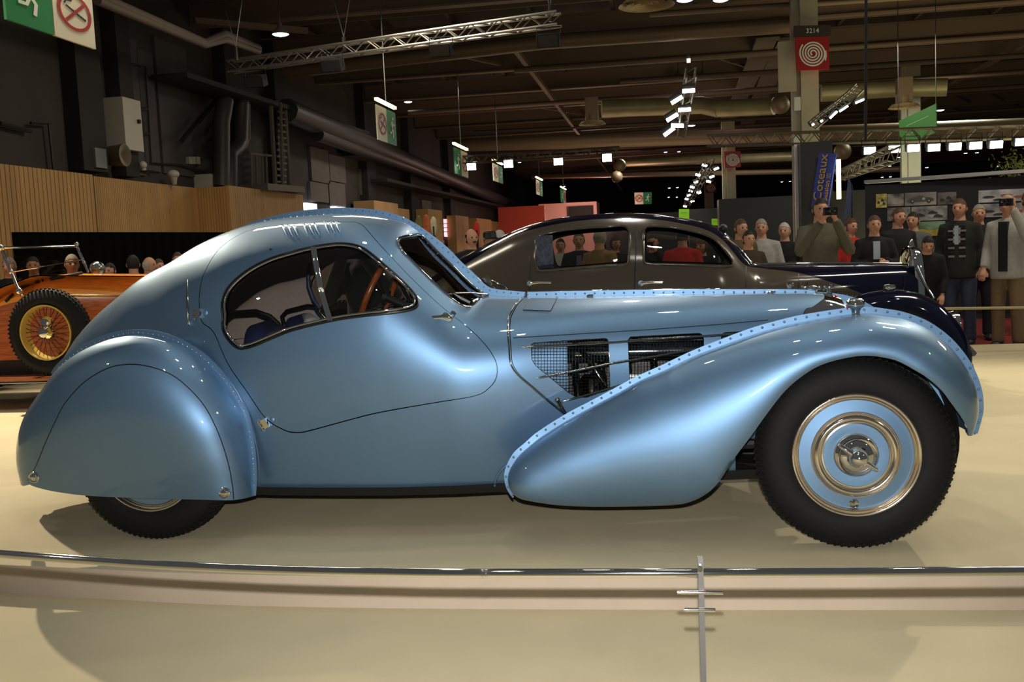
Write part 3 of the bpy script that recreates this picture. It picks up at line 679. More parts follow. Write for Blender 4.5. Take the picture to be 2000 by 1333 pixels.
# ============================================================ wheels
def wheel(x, sgn, rot, R=.377, hub=True, yo=-.775, name='wheel', par=car, z=None):
    z = R if z is None else z; c = Vector((x, yo*sgn, z)); ax = (0, -sgn, 0)
    disc = MB().lathe(c, ax, [(0, -.012), (.10, -.012), (.125, -.010), (.17, -.016), (.218, -.020), (.22, -.05)], 64)
    wl = disc.build(name, BLUE, par, 40)
    w_ = .158; tp = [(.236, -.005), (.246, .004), (.27, .010), (.30, .010), (.33, .002), (.352, -.014), (.366, -.030), (.3745, -.045), (R, -.075), (.3745, -.105), (.366, -.12), (.34, -.145), (.30, -.158), (.25, -.15), (.232, -.12)]
    t = MB().lathe(c, ax, tp, 96)
    t.build('tyre', RUBBER, wl, 60)
    tb = MB(); nb = 88
    u0 = Vector((1, 0, 0)); v0 = Vector((0, 0, 1)); A = Vector(ax)
    for k in range(nb):
        an = 2*PI*k/nb
        e = u0*math.cos(an)+v0*math.sin(an); g = -u0*math.sin(an)+v0*math.cos(an)
        for (h, rr, wd, ln) in ((-.018, .360, .013, .020), (-.034, .371, .014, .020), (-.056, .3765, .016, .022), (-.094, .3765, .016, .022), (-.118, .370, .016, .02)):
            tlt = e*1.0+A*(.9 if h > -.04 else (.25 if h > -.07 else -.3)); tlt.normalize(); sd = g.cross(tlt).normalized(); Rm = Matrix((sd, g, tlt)).transposed()
            tb.box(c+e*(rr-.002)+A*h+g*((.012) if int(abs(h)*1000) % 4 == 0 else 0), (wd, ln*.5, .0075), R=Rm)
    tb.build('tread_blocks', RUBBER, wl, kind='stuff')
    MB().lathe(c, ax, [(.243, -.030), (.244, -.004), (.240, .002), (.234, .003), (.229, -.002), (.224, -.010), (.221, -.006), (.216, -.010), (.213, -.020)], 72).build('rim_ring', RINGM, wl, 60)
    MB().lathe(c, ax, [(.171, -.020), (.168, -.012), (.166, -.014), (.160, -.002), (.150, .010), (.143, .011), (.135, .003), (.129, -.006), (.124, -.005), (.121, -.013)], 72).build('trim_ring', RINGM, wl, 60)
    MB().lathe(c, ax, [(.085, -.014), (.084, -.006), (.078, -.002), (.064, .012), (.060, .020), (.052, .024), (.040, .030)], 48).build('hub_dish', CHROME, wl, 60)
    h = MB().lathe(c, ax, [(.042, .028), (.036, .045), (.034, .055), (.026, .072), (.012, .080), (0, .082)], 32)
    for s_ in (-1, 1):
        d = (u0*math.cos(rot)*sgn+v0*math.sin(rot))*s_; pr = []
        h.tube([c+A*.040+d*.030, c+A*.040+d*.055, c+A*.036+d*.078, c+A*.036+d*.088], [.020, .016, .013, .007], 10, flat=.7)
    h.build('knock_off_nut', CHROME, wl, 50)
    if name == 'front_wheel': MB().lathe(c+Vector((-.010*sgn, 0, -.193)), ax, [(.0175, -.018), (.019, -.010), (.016, -.008), (.012, -.012), (.005, -.014), (.004, -.006), (0, -.004)], 20).build('valve_cover', CHROME, wl, 40)
    return wl
XF = 2.985
for sgn in (1, -1):
    wheel(XF, sgn, -.62, yo=-.775, name='front_wheel'); wheel(-.01, sgn, .4, yo=-.685, name='rear_wheel', R=.377)
MB().tube([(XF-.02, -.66, .377), (XF-.02, .66, .377)], .03, 10).build('front_axle', CHROME2, car, 60)
MB().tube([(-.01, -.62, .377), (-.01, .62, .377)], .045, 10).build('rear_axle', BLACK, car, 60)
MB().tube([(XF-.5, -.45, .36), (XF+.35, -.42, .37)], .022, 8).build('leaf_spring', BLACK, car); MB().tube([(XF-.5, .45, .36), (XF+.35, .42, .37)], .022, 8).build('leaf_spring', BLACK, car)
for sgn in (1, -1):
    V = []; n = 26
    for k in range(n+1):
        a = -.25+(PI+.3)*k/n; V += [(XF+.43*math.cos(a), -.58*sgn, .40+.42*math.sin(a)), (XF+.43*math.cos(a), -.30*sgn, .40+.42*math.sin(a))]
    mk('wheel_well', V, [(2*k, 2*k+1, 2*k+3, 2*k+2) for k in range(n)]+[tuple(2*k+1 for k in range(n+1))], BLACK, car)  # black inner disc added so the wheel opening stays dark

# ============================================================ interior and wipers
for sgn, y in ((1, -.24), (-1, .24)):
    st = MB().box((.92, y, .46), (.50, .48, .14)); s_ = st.build('seat', LEATHER, car)
    V = []; pr = [(.30, .46), (.22, .60), (.15, .76), (.10, .86), (.05, .90), (-.01, .885), (-.02, .84), (.04, .62), (.10, .44)]
    n = 14; rows = []
    for i in range(n+1):
        t = -1+2*i/n; k = math.sqrt(max(0, 1-abs(t)**3.2)); yy = y+.205*t
        rows.append([(a+.36+.03*(1-k), yy, .48+(b-.46)*(.6+.45*k)) for a, b in pr])
    V = [p for r in rows for p in r]; m = len(pr); F = [(i*m+k, (i+1)*m+k, (i+1)*m+(k+1) % m, i*m+(k+1) % m) for i in range(n) for k in range(m)]
    F += [tuple(range(m)), tuple(n*m+k for k in range(m))[::-1]]
    mk('backrest', V, F, LEATHER, s_, 60)
    MB().tube([atY(a, b, y-.10) for a, b in ((438, 640), (442, 622), (456, 611), (500, 608), (528, 618), (545, 634))], .011, 8).build('grab_rail', CHROME2, s_, 60)
    if y > 0: MB().tube([atY(a, b, y) for a, b in ((556, 640), (551, 618), (560, 608), (600, 598), (632, 600))], .012, 8).build('arm_rest', CHROME2, s_, 60)
MB().box((1.50, 0, .80), (.10, .80, .16)).build('dashboard', mat('dash_wood', (90, 50, 25), .3, 0, 1, noise=(12, .3, (1, 8, 1))), car)
MB().box((.6, 0, .27), (1.8, .9, .05)).build('cabin_floor', DKTRIM, car)
MB().box((-.10, 0, .58), (.06, .72, .4)).build('bulkhead', DKTRIM, car)
# right-hand steering wheel: thick wooden rim
c = Vector(atY(742, 575, -.30)); ax = Vector((-.90, 0, .42)).normalized(); u = ax.cross(Vector((0, 1, 0))).normalized(); v = ax.cross(u)
sw = MB(); sw.tube([c+(u*math.cos(a)+v*math.sin(a))*.20 for a in np.linspace(0, 2*PI, 49)[:-1]], .014, 10, True)
swo = sw.build('steering_wheel', WOODRIM, car, 80)
sb = MB()
for a in (.5, 2.1, 3.7, 5.3): sb.tube([c-ax*.03, c+(u*math.cos(a)+v*math.sin(a))*.195], .005, 6)
sb.tube([c-ax*.03, c-ax*.55], .016, 8).lathe(c-ax*.03, ax, [(.035, -.01), (.035, .01), (0, .016)], 20); sb.build('steering_column', BLACK, swo, 50)
# blue strap pillar and far-side window hoop
MB().tube([atY(x, y, .10) for x, y in ((606, 512), (602, 540), (603, 560), (612, 585), (625, 602))], .012, 8).build('hand_strap', LEATHER, car, 60)
# wipers
for sgn in (1, -1):
    a = atY(952, 575, -.10)*np.array([1, sgn, 1]); t1 = atY(884, 578, -.34)*np.array([1, sgn, 1]); t2 = atY(918, 598, -.32)*np.array([1, sgn, 1])
    wp = MB().tube([a+[0, 0, -.03], a], .008, 8).tube([a, (a+t1)/2+[0, 0, .01], t1+[.01, 0, .012]], .004, 6).tube([a+[.005, 0, 0], t2+[.01, 0, .02]], .004, 6)
    wp.build('wiper_arm', CHROME, car, 60)
    wb = MB().bar(t1+[.0, 0, .006], t2+[0, 0, .014], .008, .016); wb.build('wiper_blade', SEAL, car)
p = atY(955, 578, .22); MB().box(atY(955, 556, .22), (.03, .05, .09), R=Matrix.Rotation(-.5, 3, 'Y')).tube([atY(960, 548, .22), atY(985, 560, .2), atY(990, 566, .2)], .005, 6).tube([atY(962, 556, .22), atY(983, 571, .2)], .004, 6).build('wiper_motor', CHROME2, car, 60)
# ============================================================ SETTING: platform, lower floor
CARPET = mat('beige_carpet', (196, 184, 150), .75, noise=(3, .05), bump=(500, .25), spec=.3)
RISER = mat('riser_cloth', (184, 168, 148), .7, noise=(4, .05))
topx = [(-60, 1098), (0, 1103), (150, 1110), (300, 1117), (450, 1122), (600, 1125), (900, 1127), (1300, 1127), (1700, 1126), (2060, 1125)]
e3 = np.array([atZ(a, b, 0) for a, b in spl(topx, 4)]); ZL = -.125
L0 = e3[0]+(e3[0]-e3[3])*6; L0[2] = 0; L1 = e3[-1]+(e3[-1]-e3[-4])*9
edge = np.vstack([[L0], e3, [L1]])
yb = atZ(1950, 672, 0)[1]
n = len(edge); V = list(edge)+[(p[0], yb if p[0] > -1 else yb, 0) for p in edge]
V[n] = (-16, yb, 0)
F = [(i, i+1, n+i+1, n+i) for i in range(n-1)]
plat = structure(mk('floor', V, F, CARPET)); plat['label'] = 'beige carpeted display platform'
V = list(edge)+[(p[0], p[1], ZL) for p in edge]; structure(mk('trim_1', V, [(i, n+i, n+i+1, i+1) for i in range(n-1)], RISER))
structure(mk('trim_2', [(-16, yb, 0), (22, yb, 0), (22, yb, ZL), (-16, yb, ZL)], [(0, 1, 2, 3)], RISER))
structure(mk('floor_lower', [(-30, -10, ZL), (60, -10, ZL), (60, yb, ZL), (-30, yb, ZL)], [(0, 1, 2, 3)], CARPET))
structure(mk('floor_hall', [(-9.5, yb, ZL), (60, yb, ZL), (60, 120, ZL), (-9.5, 120, ZL)], [(0, 1, 2, 3)], mat('dark_floor', (70, 58, 50), .7, noise=(1, .2))))
pa = atZ(1905, 671, ZL); structure(mk('floor_carpet', [(pa[0]-3.2, yb+.02, ZL+.006), (pa[0]+3, yb+.02, ZL+.006), (pa[0]+3, yb+4.5, ZL+.006), (pa[0]-3.2, yb+4.5, ZL+.006)], [(0, 1, 2, 3)], mat('red_carpet', (120, 26, 22), .8)))

# ============================================================ front barrier
bar = thing('barrier', atD(1367, 1333, 2.2)*np.array([1, 1, 0])+np.array([0, 0, ZL]), 'curved chrome tube rail on a flat steel post with cross pins, along the platform front', 'barrier')
rail = [(-80, 1075), (0, 1082), (150, 1093), (300, 1103), (450, 1110), (600, 1115), (750, 1118), (900, 1120), (1300, 1120), (1600, 1119), (1850, 1117), (2080, 1115)]
rz = atD(1300, 1120, 2.2)[2]
q = np.array([atZ(a, b, rz) for a, b in spl(rail, 4)]); q = np.vstack([q[:1]+(q[0]-q[3])*5, q, q[-1:]+(q[-1]-q[-4])*6]); MB().tube(q, .0105, 16).build('rail', CHROME, bar, 80)
for cx in (942, 950):
    c = atZ(cx, 1120.5, rz); MB().lathe(c, (1, 0, 0), [(.0095, -.003), (.0112, -.002), (.0112, .002), (.0095, .003)], 20).build('joint_collar', CHROME, bar, 60)
pt = atD(1368, 1095, 2.17); PM = mat('post_steel', (105, 104, 102), .45, .6)
tb = MB().box((pt[0], pt[1]+.012, (pt[2]+ZL)/2), (.0115, .042, pt[2]-ZL)); tb.build('post', PM, bar)
c = atD(1368, 1112, 2.14); MB().tube([c, c+np.array([0, .03, 0])], .005, 10).build('rail_bolt', CHROME, bar, 60)
for (a, b, y) in ((1323, 1412, 1157.5), (1337, 1397, 1191.5)):
    A = atD(a, y, 2.165); Bb = atD(b, y, 2.165); m = (A+Bb)/2; h = (Bb[0]-A[0])/2
    MB().tube([(m[0]-h, m[1], m[2]), (m[0]+h, m[1], m[2])], .0042, 12).build('cross_pin', CHROME, bar, 60)
# rope barrier at the far side
fb_ = thing('barrier', (6.2, yb-.7, 0), 'thin pale rope rail in front of the crowd at far right', 'barrier')
ya = yb-.7; a = atY(1840, 603, ya); b = atY(2060, 600, ya)
MB().tube([a+np.array([-2.2, 0, .0]), a, (a+b)/2, b], .014, 8).build('rope', mat('rope', (170, 160, 120), .5), fb_, 60)
for x in (a[0]-2.2, b[0]-.05): MB().lathe((x, ya, 0), (0, 0, 1), [(.12, 0), (.12, .015), (.018, .03), (.018, a[2]), (.03, a[2]+.02), (0, a[2]+.05)], 16).build('post', STEEL, fb_, 40)

# ============================================================ GREY AND NAVY SALOON
YN = 2.9; YC = YN+.85
sal = thing('vintage_saloon', (2.6, YC, 0), 'grey and navy vintage saloon standing behind the blue coupe', 'car')
sil = [(700, 705), (722, 650), (765, 600), (815, 562), (865, 528), (912, 498), (972, 467), (1020, 445), (1080, 428), (1140, 420), (1200, 416), (1260, 417), (1320, 424), (1380, 435), (1410, 448), (1430, 467), (1452, 495), (1472, 512), (1500, 516), (1600, 516), (1700, 516), (1776, 517)]
S3 = np.array([atY(a, b, YC) for a, b in sil]); ZS = pch(S3[:, 0], S3[:, 2]); XL2, XH2 = S3[0, 0], S3[-1, 0]
x1 = atY(1430, 500, YN)[0]
WS_ = pch([XL2, XL2+.15, XL2+.9, 1.3, x1-.2, x1+.3, x1+.9, XH2], [.10, .45, .70, .82, .80, .62, .48, .30])
PS = pch([XL2, 1.0, x1, x1+.5, XH2], [2.5, 3.6, 4., 8, 8]); QS = pch([XL2, 1.0, x1, x1+.5, XH2], [2, 2.3, 2.3, 3, 3])
def sbody(u, v):
    u = np.asarray(u, float); th = np.clip(np.asarray(v)/VS, 0, 1); s = 1-(1-th)**2; g = np.clip(1-s**PS(u), 0, 1)**(1/QS(u))
    return np.stack([u, YC-WS_(u)*g, .28+(ZS(u)-.28)*s], -1)
S = Surf(sbody, np.linspace(XL2, XH2, 300), np.linspace(0, VS, 140))
rw_ = [(1046, 512), (1046, 480), (1050, 464), (1075, 455), (1110, 449), (1150, 445), (1190, 443), (1216, 441), (1227, 448), (1230, 462), (1228, 505), (1222, 516), (1180, 519), (1120, 524), (1060, 529), (1050, 525)]
fw_ = [(1257, 502), (1257, 455), (1262, 444), (1276, 442), (1310, 444), (1350, 451), (1385, 462), (1402, 474), (1418, 492), (1430, 508), (1430, 516), (1422, 520), (1350, 518), (1270, 516), (1259, 512)]
RWU = S.pix(resamp(spl(rw_, 3, True), 4, True)); FWU = S.pix(resamp(spl(fw_, 3, True), 4, True))
tt_ = [(750, 650), (800, 590), (860, 546), (930, 503), (972, 476), (1020, 454), (1080, 439), (1140, 430), (1200, 427), (1275, 428), (1335, 437), (1380, 449), (1410, 467), (1432, 492), (1455, 517), (1488, 524), (1556, 532), (1610, 547), (1655, 562), (1700, 580)]
TT = S.pix(resamp(spl(tt_, 4), 5)); TT = TT[np.argsort(TT[:, 0])]
GP = np.vstack([TT[::-1], [(XL2+.01, .4)], line((XL2+.01, 0), (TT[-1][0], 0), 60), [(TT[-1][0], .1)]])
def yboth(D):
    V, F, N = D; V2 = V.copy(); V2[:, 1] = 2*YC-V2[:, 1]; N2 = N*np.array([1, -1, 1]); b = len(V)
    return np.vstack([V, V2]), F+[tuple(i+b for i in f[::-1]) for f in F], np.vstack([N, N2])
panel('body_side', yboth(panel_data(S, GP, [RWU, FWU], .06, .03)), GREY, sal, label='taupe grey body side')
NP = np.vstack([TT, line((TT[-1][0], .1), (XH2, .1), 20), line((XH2, .1), (XH2, VS), 20), line((XH2, VS), (XL2+.01, VS), 100), [(XL2+.01, .4)]])
wsS = S.pix(resamp(np.array([(1421, 466), (1434, 476), (1458, 506), (1466, 516), (1455, 513), (1434, 488)], float), 4, True))
panel('roof_and_bonnet', yboth(panel_data(S, NP, [], .06, .02)), NAVY, sal, label='glossy navy roof, screen pillars and bonnet')
for g in (RWU, FWU):
    MB().tube(S.pt(g)+S.nrm(g)*.002, .010, 6, True).build('window_frame', GREY, sal, 60)
    for sg in (0, 1):
        D = panel_data(S, g, [], .15, 0, thick_off=-.02)
        V = D[0].copy()
        if sg: V[:, 1] = 2*YC-V[:, 1]
        mk('window_glass', V, D[1], GLASS, sal, 30)
# curtain inside rear window, dark frame
MB().box(atY(1064, 492, YN+.16), (.13, .02, .26)).build('window_curtain', mat('brocade', (54, 60, 78), .8, noise=(45, .5)), sal)
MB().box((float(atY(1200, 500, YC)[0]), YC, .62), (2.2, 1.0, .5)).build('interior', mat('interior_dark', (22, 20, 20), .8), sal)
# door seams, hinges, handles
for ln in ([(1244, 440), (1241, 515), (1239, 568)], [(1457, 520), (1457, 565)], [(1560, 535), (1560, 580)], [(1035, 500), (1034, 575)]):
    q = S.pix(resamp(np.array(ln, float), 8)); MB().tube(S.pt(q)+S.nrm(q)*.0, .004, 5).build('door_seam', SEAL, sal)
for hx in (1036, 1252):
    q = S.pt(S.pix([(hx, 553), (hx+20, 551), (hx+42, 551)]))+[0, -.05, 0]
    MB().tube([q[0]+[0, .05, 0], q[0]], .022, 10).tube(q, [.014, .010, .012], 8).build('door_handle', CHROME, sal, 60)
q = S.pt(S.pix([(1415, 462), (1440, 480), (1462, 508), (1470, 518)])); MB().tube(q+[0, -.03, .0], .010, 8).build('windscreen_bead', CHROME, sal, 60)
q = S.pt(S.pix([(1385, 452)]))[0]+np.array([0, .3, .06]); MB().ball(atY(1413, 446, YC-.2), .035, 10).build('roof_lamp', BLACK, sal, 60)
for k in range(13):
    x = 1578+k*9.5; q = S.pix([(x, 552+k*2.8), (x+2, 575+k*2.2)]); MB().tube(S.pt(q)+S.nrm(q)*.004, [.010, .012], 6).build('bonnet_louvre', GREY, sal, 60)
MB().tube([atY(x, y, YC) for x, y in ((1470, 516), (1600, 514), (1776, 515))], .010, 8).build('bonnet_hinge', CHROME, sal, 60)
# radiator, mascot, lamp stay
r1 = atY(1787, 560, YC); rb = MB(); V = []; F = []; n = 28
for x, sc_ in ((XH2-.02, 1.02), (XH2+.01, 1.04), (XH2+.05, 1.0), (XH2+.06, .9), (XH2+.03, .86)):
    for k in range(n):
        a = 2*PI*k/n; V.append((x, YC+.27*sc_*np.sign(math.cos(a))*abs(math.cos(a))**.6, .70+.40*sc_*np.sign(math.sin(a))*abs(math.sin(a))**.7))
F = [(i*n+k, i*n+(k+1) % n, (i+1)*n+(k+1) % n, (i+1)*n+k) for i in range(4) for k in range(n)]
mk('radiator_shell', V, F, CHROME, sal, 50)
m0 = atY(1781, 512, YC); MB().lathe(m0-np.array([0, 0, .03]), (0, 0, 1), [(.04, 0), (.035, .03), (.02, .05), (.015, .10), (.028, .14), (.018, .19), (0, .22)], 14).build('mascot', CHROME, sal, 50)
MB().tube([atY(1790, 520, YC-.35), atY(1806, 555, YC-.45), atY(1824, 582, YC-.55)], .012, 8).build('lamp_stay', CHROME, sal, 60)
# front wing : swept arch
wr = [(1560, 640), (1600, 612), (1640, 592), (1680, 575), (1720, 567), (1750, 565), (1790, 571), (1830, 590), (1862, 620), (1885, 655), (1895, 690), (1893, 712)]
we = [(1640, 700), (1655, 670), (1672, 645), (1692, 622), (1725, 605), (1755, 602), (1785, 608), (1815, 624), (1842, 648), (1862, 676), (1876, 700), (1888, 714)]
def archwing(wr, we, y0, y1, y2, name, m, par, mir=None):
    a = spl(wr, 6); b = spl(we, 6); V = []; k_ = 12; n = len(a)
    for i in range(n):
        r = atY(a[i][0], a[i][1], y0); e = atY(b[i][0], b[i][1], y1)
        for k in range(-k_, k_+1):
            f = PI/2*abs(k)/k_; A = 1-math.cos(f); Bq = math.sin(f)
            V.append((r[0]+(e[0]-r[0])*A, r[1]+((e[1]-r[1]) if k > 0 else (y2-r[1]))*Bq, r[2]+(e[2]-r[2])*A))
    m2 = 2*k_+1; F = [(i*m2+k, i*m2+k+1, (i+1)*m2+k+1, (i+1)*m2+k) for i in range(n-1) for k in range(m2-1)]
    V = np.array(V); mk(name, V, F, m, par, 60)
    if mir is not None: V = V.copy(); V[:, 1] = 2*mir-V[:, 1]; mk(name, V, [f[::-1] for f in F], m, par, 60)
archwing(wr, we, YN+.16, YN-.05, YN+.42, 'front_wing', NAVY, sal, YC)
def plainwheel(c, R, par, sp=False, rimc=CHROME, name='wheel'):
    c = Vector(c); ax = (0, -1, 0); k = R/.377
    wl = MB().lathe(c, ax, [(.30*k, .0), (.345*k, -.02), (.368*k, -.04), (.377*k, -.075), (.368*k, -.11), (.34*k, -.14), (.28*k, -.15), (.235*k, -.12), (.232*k, -.03), (.26*k, .0), (.30*k, 0)], 56).build(name, RUBBER, par, 60)
    tb = MB()
    for i in range(60):
        an = 2*PI*i/60; e = Vector((math.cos(an), 0, math.sin(an))); g = Vector((-math.sin(an), 0, math.cos(an)))
        for h, rr in ((-.03, .362*k), (-.055, .373*k), (-.095, .373*k)): tb.box(c+e*rr+Vector((0, -h, 0)), (.016, .014, .014), R=Matrix((g, Vector((0, 1, 0)), e)).transposed())
    tb.build('tread_blocks', RUBBER, wl, kind='stuff')
    MB().lathe(c, ax, [(.238*k, -.03), (.240*k, .0), (.228*k, .0), (.222*k, -.02), (.222*k, -.12)], 56).build('rim', rimc, wl, 50)
    if sp:
        s = MB()
        for i in range(36):
            an = 2*PI*i/36; an2 = an+(.35 if i % 2 else -.35)
            s.tube([c+Vector((math.cos(an2)*.05, .0+.02, math.sin(an2)*.05)), c+Vector((math.cos(an)*.222*k, .06, math.sin(an)*.222*k))], .003, 4)
        s.build('spokes', BLACK, wl, kind='stuff')
        MB().lathe(c, ax, [(.055, -.06), (.055, -.01), (.045, .0), (.04, .03), (.03, .035), (0, .035)], 24).build('hub_cap', CHROME, wl, 50)
    else: MB().lathe(c, ax, [(.225*k, -.04), (.15*k, -.03), (.06*k, -.01), (0, 0)], 40).build('disc', par.get('disc', NAVY) if False else NAVY, wl, 50)
    return wl
xw = float(atY(1760, 660, YN+.05)[0])
for y in (YN+.10, 2*YC-YN+.05): plainwheel((xw, y, .38), .38, sal, name='front_wheel'); plainwheel((float(atY(825, 700, YN)[0]), y, .38), .38, sal, name='rear_wheel')
hp = atY(1856, 640, YN+.45)
for y in (YN+.45, 2*YC-YN-.45): p = (hp[0], y, hp[2]); MB().lathe(p, (1, 0, 0), [(0, -.20), (.06, -.17), (.11, -.08), (.13, .02), (.125, .05), (0, .06)], 24).build('headlamp', CHROME, sal, 50)
cap(1737, 560, YN+.16, .045, .03, 'side_lamp', sal)
bq = [atY(1895, 690, YN+.1), atY(1895, 690, YN+.1)+np.array([.06, .3, 0]), atY(1895, 690, YN+.1)+np.array([.06, 1.3, 0]), atY(1895, 690, YN+.1)+np.array([0, 1.6, 0])]
MB().tube(bq, .045, 8, flat=.6).build('bumper', mat('dark_bumper', (26, 28, 30), .4), sal, 60)
MB().tube([atY(1890, 712, YN+.1), atY(1898, 735, YN+.1)], .035, 8).build('spring_hanger', BLACK, sal)
archwing([(690, 800), (720, 700), (790, 640), (860, 640), (920, 690), (960, 780)], [(720, 800), (750, 740), (800, 700), (850, 700), (890, 740), (920, 790)], YN+.16, YN-.05, YN+.5, 'rear_wing', GREY, sal, YC)
MB().box((xw-1.6, YC, .24), (3.4, 1.3, .12)).build('chassis', BLACK, sal)

# ============================================================ WOODEN ROADSTER
YR = 3.35; YRC = 4.0
ro_ = thing('vintage_roadster', (-3.6, YRC, 0), 'varnished orange wooden open roadster with side-mounted spare wheel, behind the coupe tail', 'car')
TULIP = mat('tulipwood', (244, 158, 66), .22, 0, 1, noise=(5, .2, (1, 14, 14)), coatr=.02)
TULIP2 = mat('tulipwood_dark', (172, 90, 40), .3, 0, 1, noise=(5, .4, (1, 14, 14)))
tl = [(-260, 640), (-120, 590), (-40, 580), (30, 575), (60, 560), (100, 545), (135, 534), (180, 534), (300, 535), (430, 537), (470, 540)]
q3 = np.array([atY(a, b, YRC) for a, b in tl]); ZR = pch(q3[:, 0], q3[:, 2]); xa, xb = q3[0, 0], q3[-1, 0]
WR = pch([xa, xa+1, q3[6, 0], xb], [.25, .55, .56, .36])
def rbody(u, v):
    u = np.asarray(u, float); th = np.clip(np.asarray(v)/VS, 0, 1); s = 1-(1-th)**2; g = np.clip(1-s**4.5, 0, 1)**(1/2.2)
    return np.stack([u, YRC-WR(u)*g, .42+(ZR(u)-.42)*s], -1)
RB = Surf(rbody, np.linspace(xa, xb, 160), np.linspace(0, VS, 100))
vz = VS*.50
panel('body', yboth(panel_data(RB, np.vstack([line((xa, vz), (xb, vz), 60), line((xb, vz), (xb, VS), 12), line((xb, VS), (xa, VS), 60), line((xa, VS), (xa, vz), 12)]), [], .08, .01)), TULIP, ro_, label='orange varnished wooden upper body')
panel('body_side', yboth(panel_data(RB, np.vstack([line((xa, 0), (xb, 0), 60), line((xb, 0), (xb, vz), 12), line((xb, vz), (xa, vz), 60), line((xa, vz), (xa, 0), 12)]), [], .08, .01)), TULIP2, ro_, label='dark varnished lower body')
q = np.array([(x, vz) for x in np.linspace(q3[5, 0], xb, 20)]); MB().tube(RB.pt(q)+RB.nrm(q)*.006, .008, 6).build('waist_moulding', mat('brass', (205, 170, 90), .2, 1), ro_, 60)
q, = (resamp(spl([(12, 590), (40, 565), (75, 552), (110, 545), (160, 535)], 4), 6),); uv = RB.pix(q); MB().tube(RB.pt(uv)+RB.nrm(uv)*.01, .014, 8).build('cowl_moulding', BLACK, ro_, 60)
for k in range(9):
    for r_ in range(4):
        pass
for k in range(7):
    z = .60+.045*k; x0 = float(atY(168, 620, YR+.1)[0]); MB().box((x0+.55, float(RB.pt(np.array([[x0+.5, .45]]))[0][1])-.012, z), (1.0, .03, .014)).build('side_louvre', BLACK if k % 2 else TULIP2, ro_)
sp_ = plainwheel(atY(88, 650, YR-.30), .378, ro_, True, mat('yellow_rim', (210, 180, 90), .3, .3, 1), name='spare_wheel')
xw2 = float(atY(88, 650, YR)[0])
for y in (YR+.0, YR+1.25):
    plainwheel((xw2+2.35, y, .40), .40, ro_, True, TULIP, name='front_wheel'); plainwheel((xw2-1.6, y, .40), .40, ro_, True, TULIP, name='rear_wheel')
MB().box((xw2+.2, YR-.05, .27), (3.0, .34, .03)).build('running_board', TULIP2, ro_)
MB().tube([(xw2-1.4, YR-.22, .25), (xw2+1.8, YR-.22, .25)], .012, 8).build('running_board_edge', CHROME2, ro_, 60)
MB().box((xw2+.6, YRC, .38), (4.2, .7, .12)).build('chassis', BLACK, ro_)
MB().box((xw2-.2, YR+.12, .36), (2.6, .05, .24)).build('valance', BLACK, ro_)
# folding windscreen
n0 = atY(2, 484, YR+.02); n1 = atY(42, 578, YR+.02); f0 = atY(150, 481, YRC+.60); f1 = atY(173, 533, YRC+.60)
ws = MB().tube([n1, n0], .014, 8).tube([f1, f0], .014, 8).tube([n0, f0], .012, 8); wfr = ws.build('windscreen_frame', CHROME, ro_, 60)
MB().ball(n0, .03, 10).ball(f0+[0, 0, .02], .025, 10).ball((n0+n1)/2, .022, 8).ball(n1*.9+n0*.1, .035, 10).ball(f1*.6+f0*.4, .022, 8).build('screen_joints', CHROME, wfr, 60)
MB().tube([(n0+n1)/2+[0, 0, 0], (f0+f1)/2], .006, 6).build('screen_rail', CHROME, wfr, 60)
mk('screen_glass', [n1, f1, f0, n0], [(0, 1, 2, 3)], GLASS, wfr)
# chrome domed mascot lamp on the bonnet
p = atY(190, 524, YRC+.25); MB().ball(p, .072, 16).build('spotlamp', mat('cut_chrome', (210, 210, 205), .08, 1, bump=(60, 1.)), ro_, 20)
s0 = atY(92, 592, YR-.2); MB().tube([s0, s0+np.array([.1, .3, .0])], .02, 8).build('wheel_clamp', CHROME, ro_, 60)
MB().lathe(atY(92, 628, YR-.26), (0, -1, 0), [(.055, 0), (.05, .02), (.03, .05), (0, .05)], 12).build('wheel_lock', CHROME, ro_, 30)
# ============================================================ HALL SHELL
DW = mat('dark_wall', (62, 56, 52), .8, noise=(.8, .18)); DW2 = mat('wall_pier', (40, 36, 35), .8); CEIL = mat('roof_deck', (58, 46, 38), .9, noise=(.5, .2))
BEAM = mat('beam_paint', (112, 92, 74), .6); PUR = mat('purlin_paint', (86, 70, 58), .7)
XW = -9.5; ZC = 8.4; YF = 95
structure(mk('wall_left', [(XW, 6, ZL), (XW, YF, ZL), (XW, YF, ZC), (XW, 6, ZC)], [(0, 1, 2, 3)], DW))
structure(mk('wall_back', [(XW, YF, ZL), (70, YF, ZL), (70, YF, ZC), (XW, YF, ZC)], [(0, 1, 2, 3)], mat('far_wall', (26, 24, 26), .9)))
cei = structure(mk('ceiling', [(-20, 8, ZC), (70, 8, ZC), (70, YF, ZC), (-20, YF, ZC)], [(3, 2, 1, 0)], CEIL))
def boxmesh(name, d, m):
    b = MB().box((0, 0, 0), d); return mk(name, b.V, b.F, m, mesh_only=True)
def ibeam(L, h, w_, m, name):
    b = MB().box((0, 0, h/2-.02), (L, w_, .05)).box((0, 0, -h/2+.02), (L, w_, .05)).box((0, 0, 0), (L, w_*.3, h)); return mk(name, b.V, b.F, m, mesh_only=True)
bm_ = ibeam(62, .62, .30, BEAM, 'beam'); y = 15.
while y < 92:
    inst('beam', bm_, (21.5, y, ZC-.9), cei); y += 4.6
pm = boxmesh('purlin', (.10, 84, .22), PUR)
for i in range(24): inst('purlin', pm, (-8.2+i*2.3, 52, ZC-.45), cei)
pm2 = boxmesh('roof_rail', (62, .08, .12), BEAM)
for i in range(18): inst('roof_rail', pm2, (21.5, 17.3+i*4.6, ZC-.75), cei)
rr_ = random.Random(3)
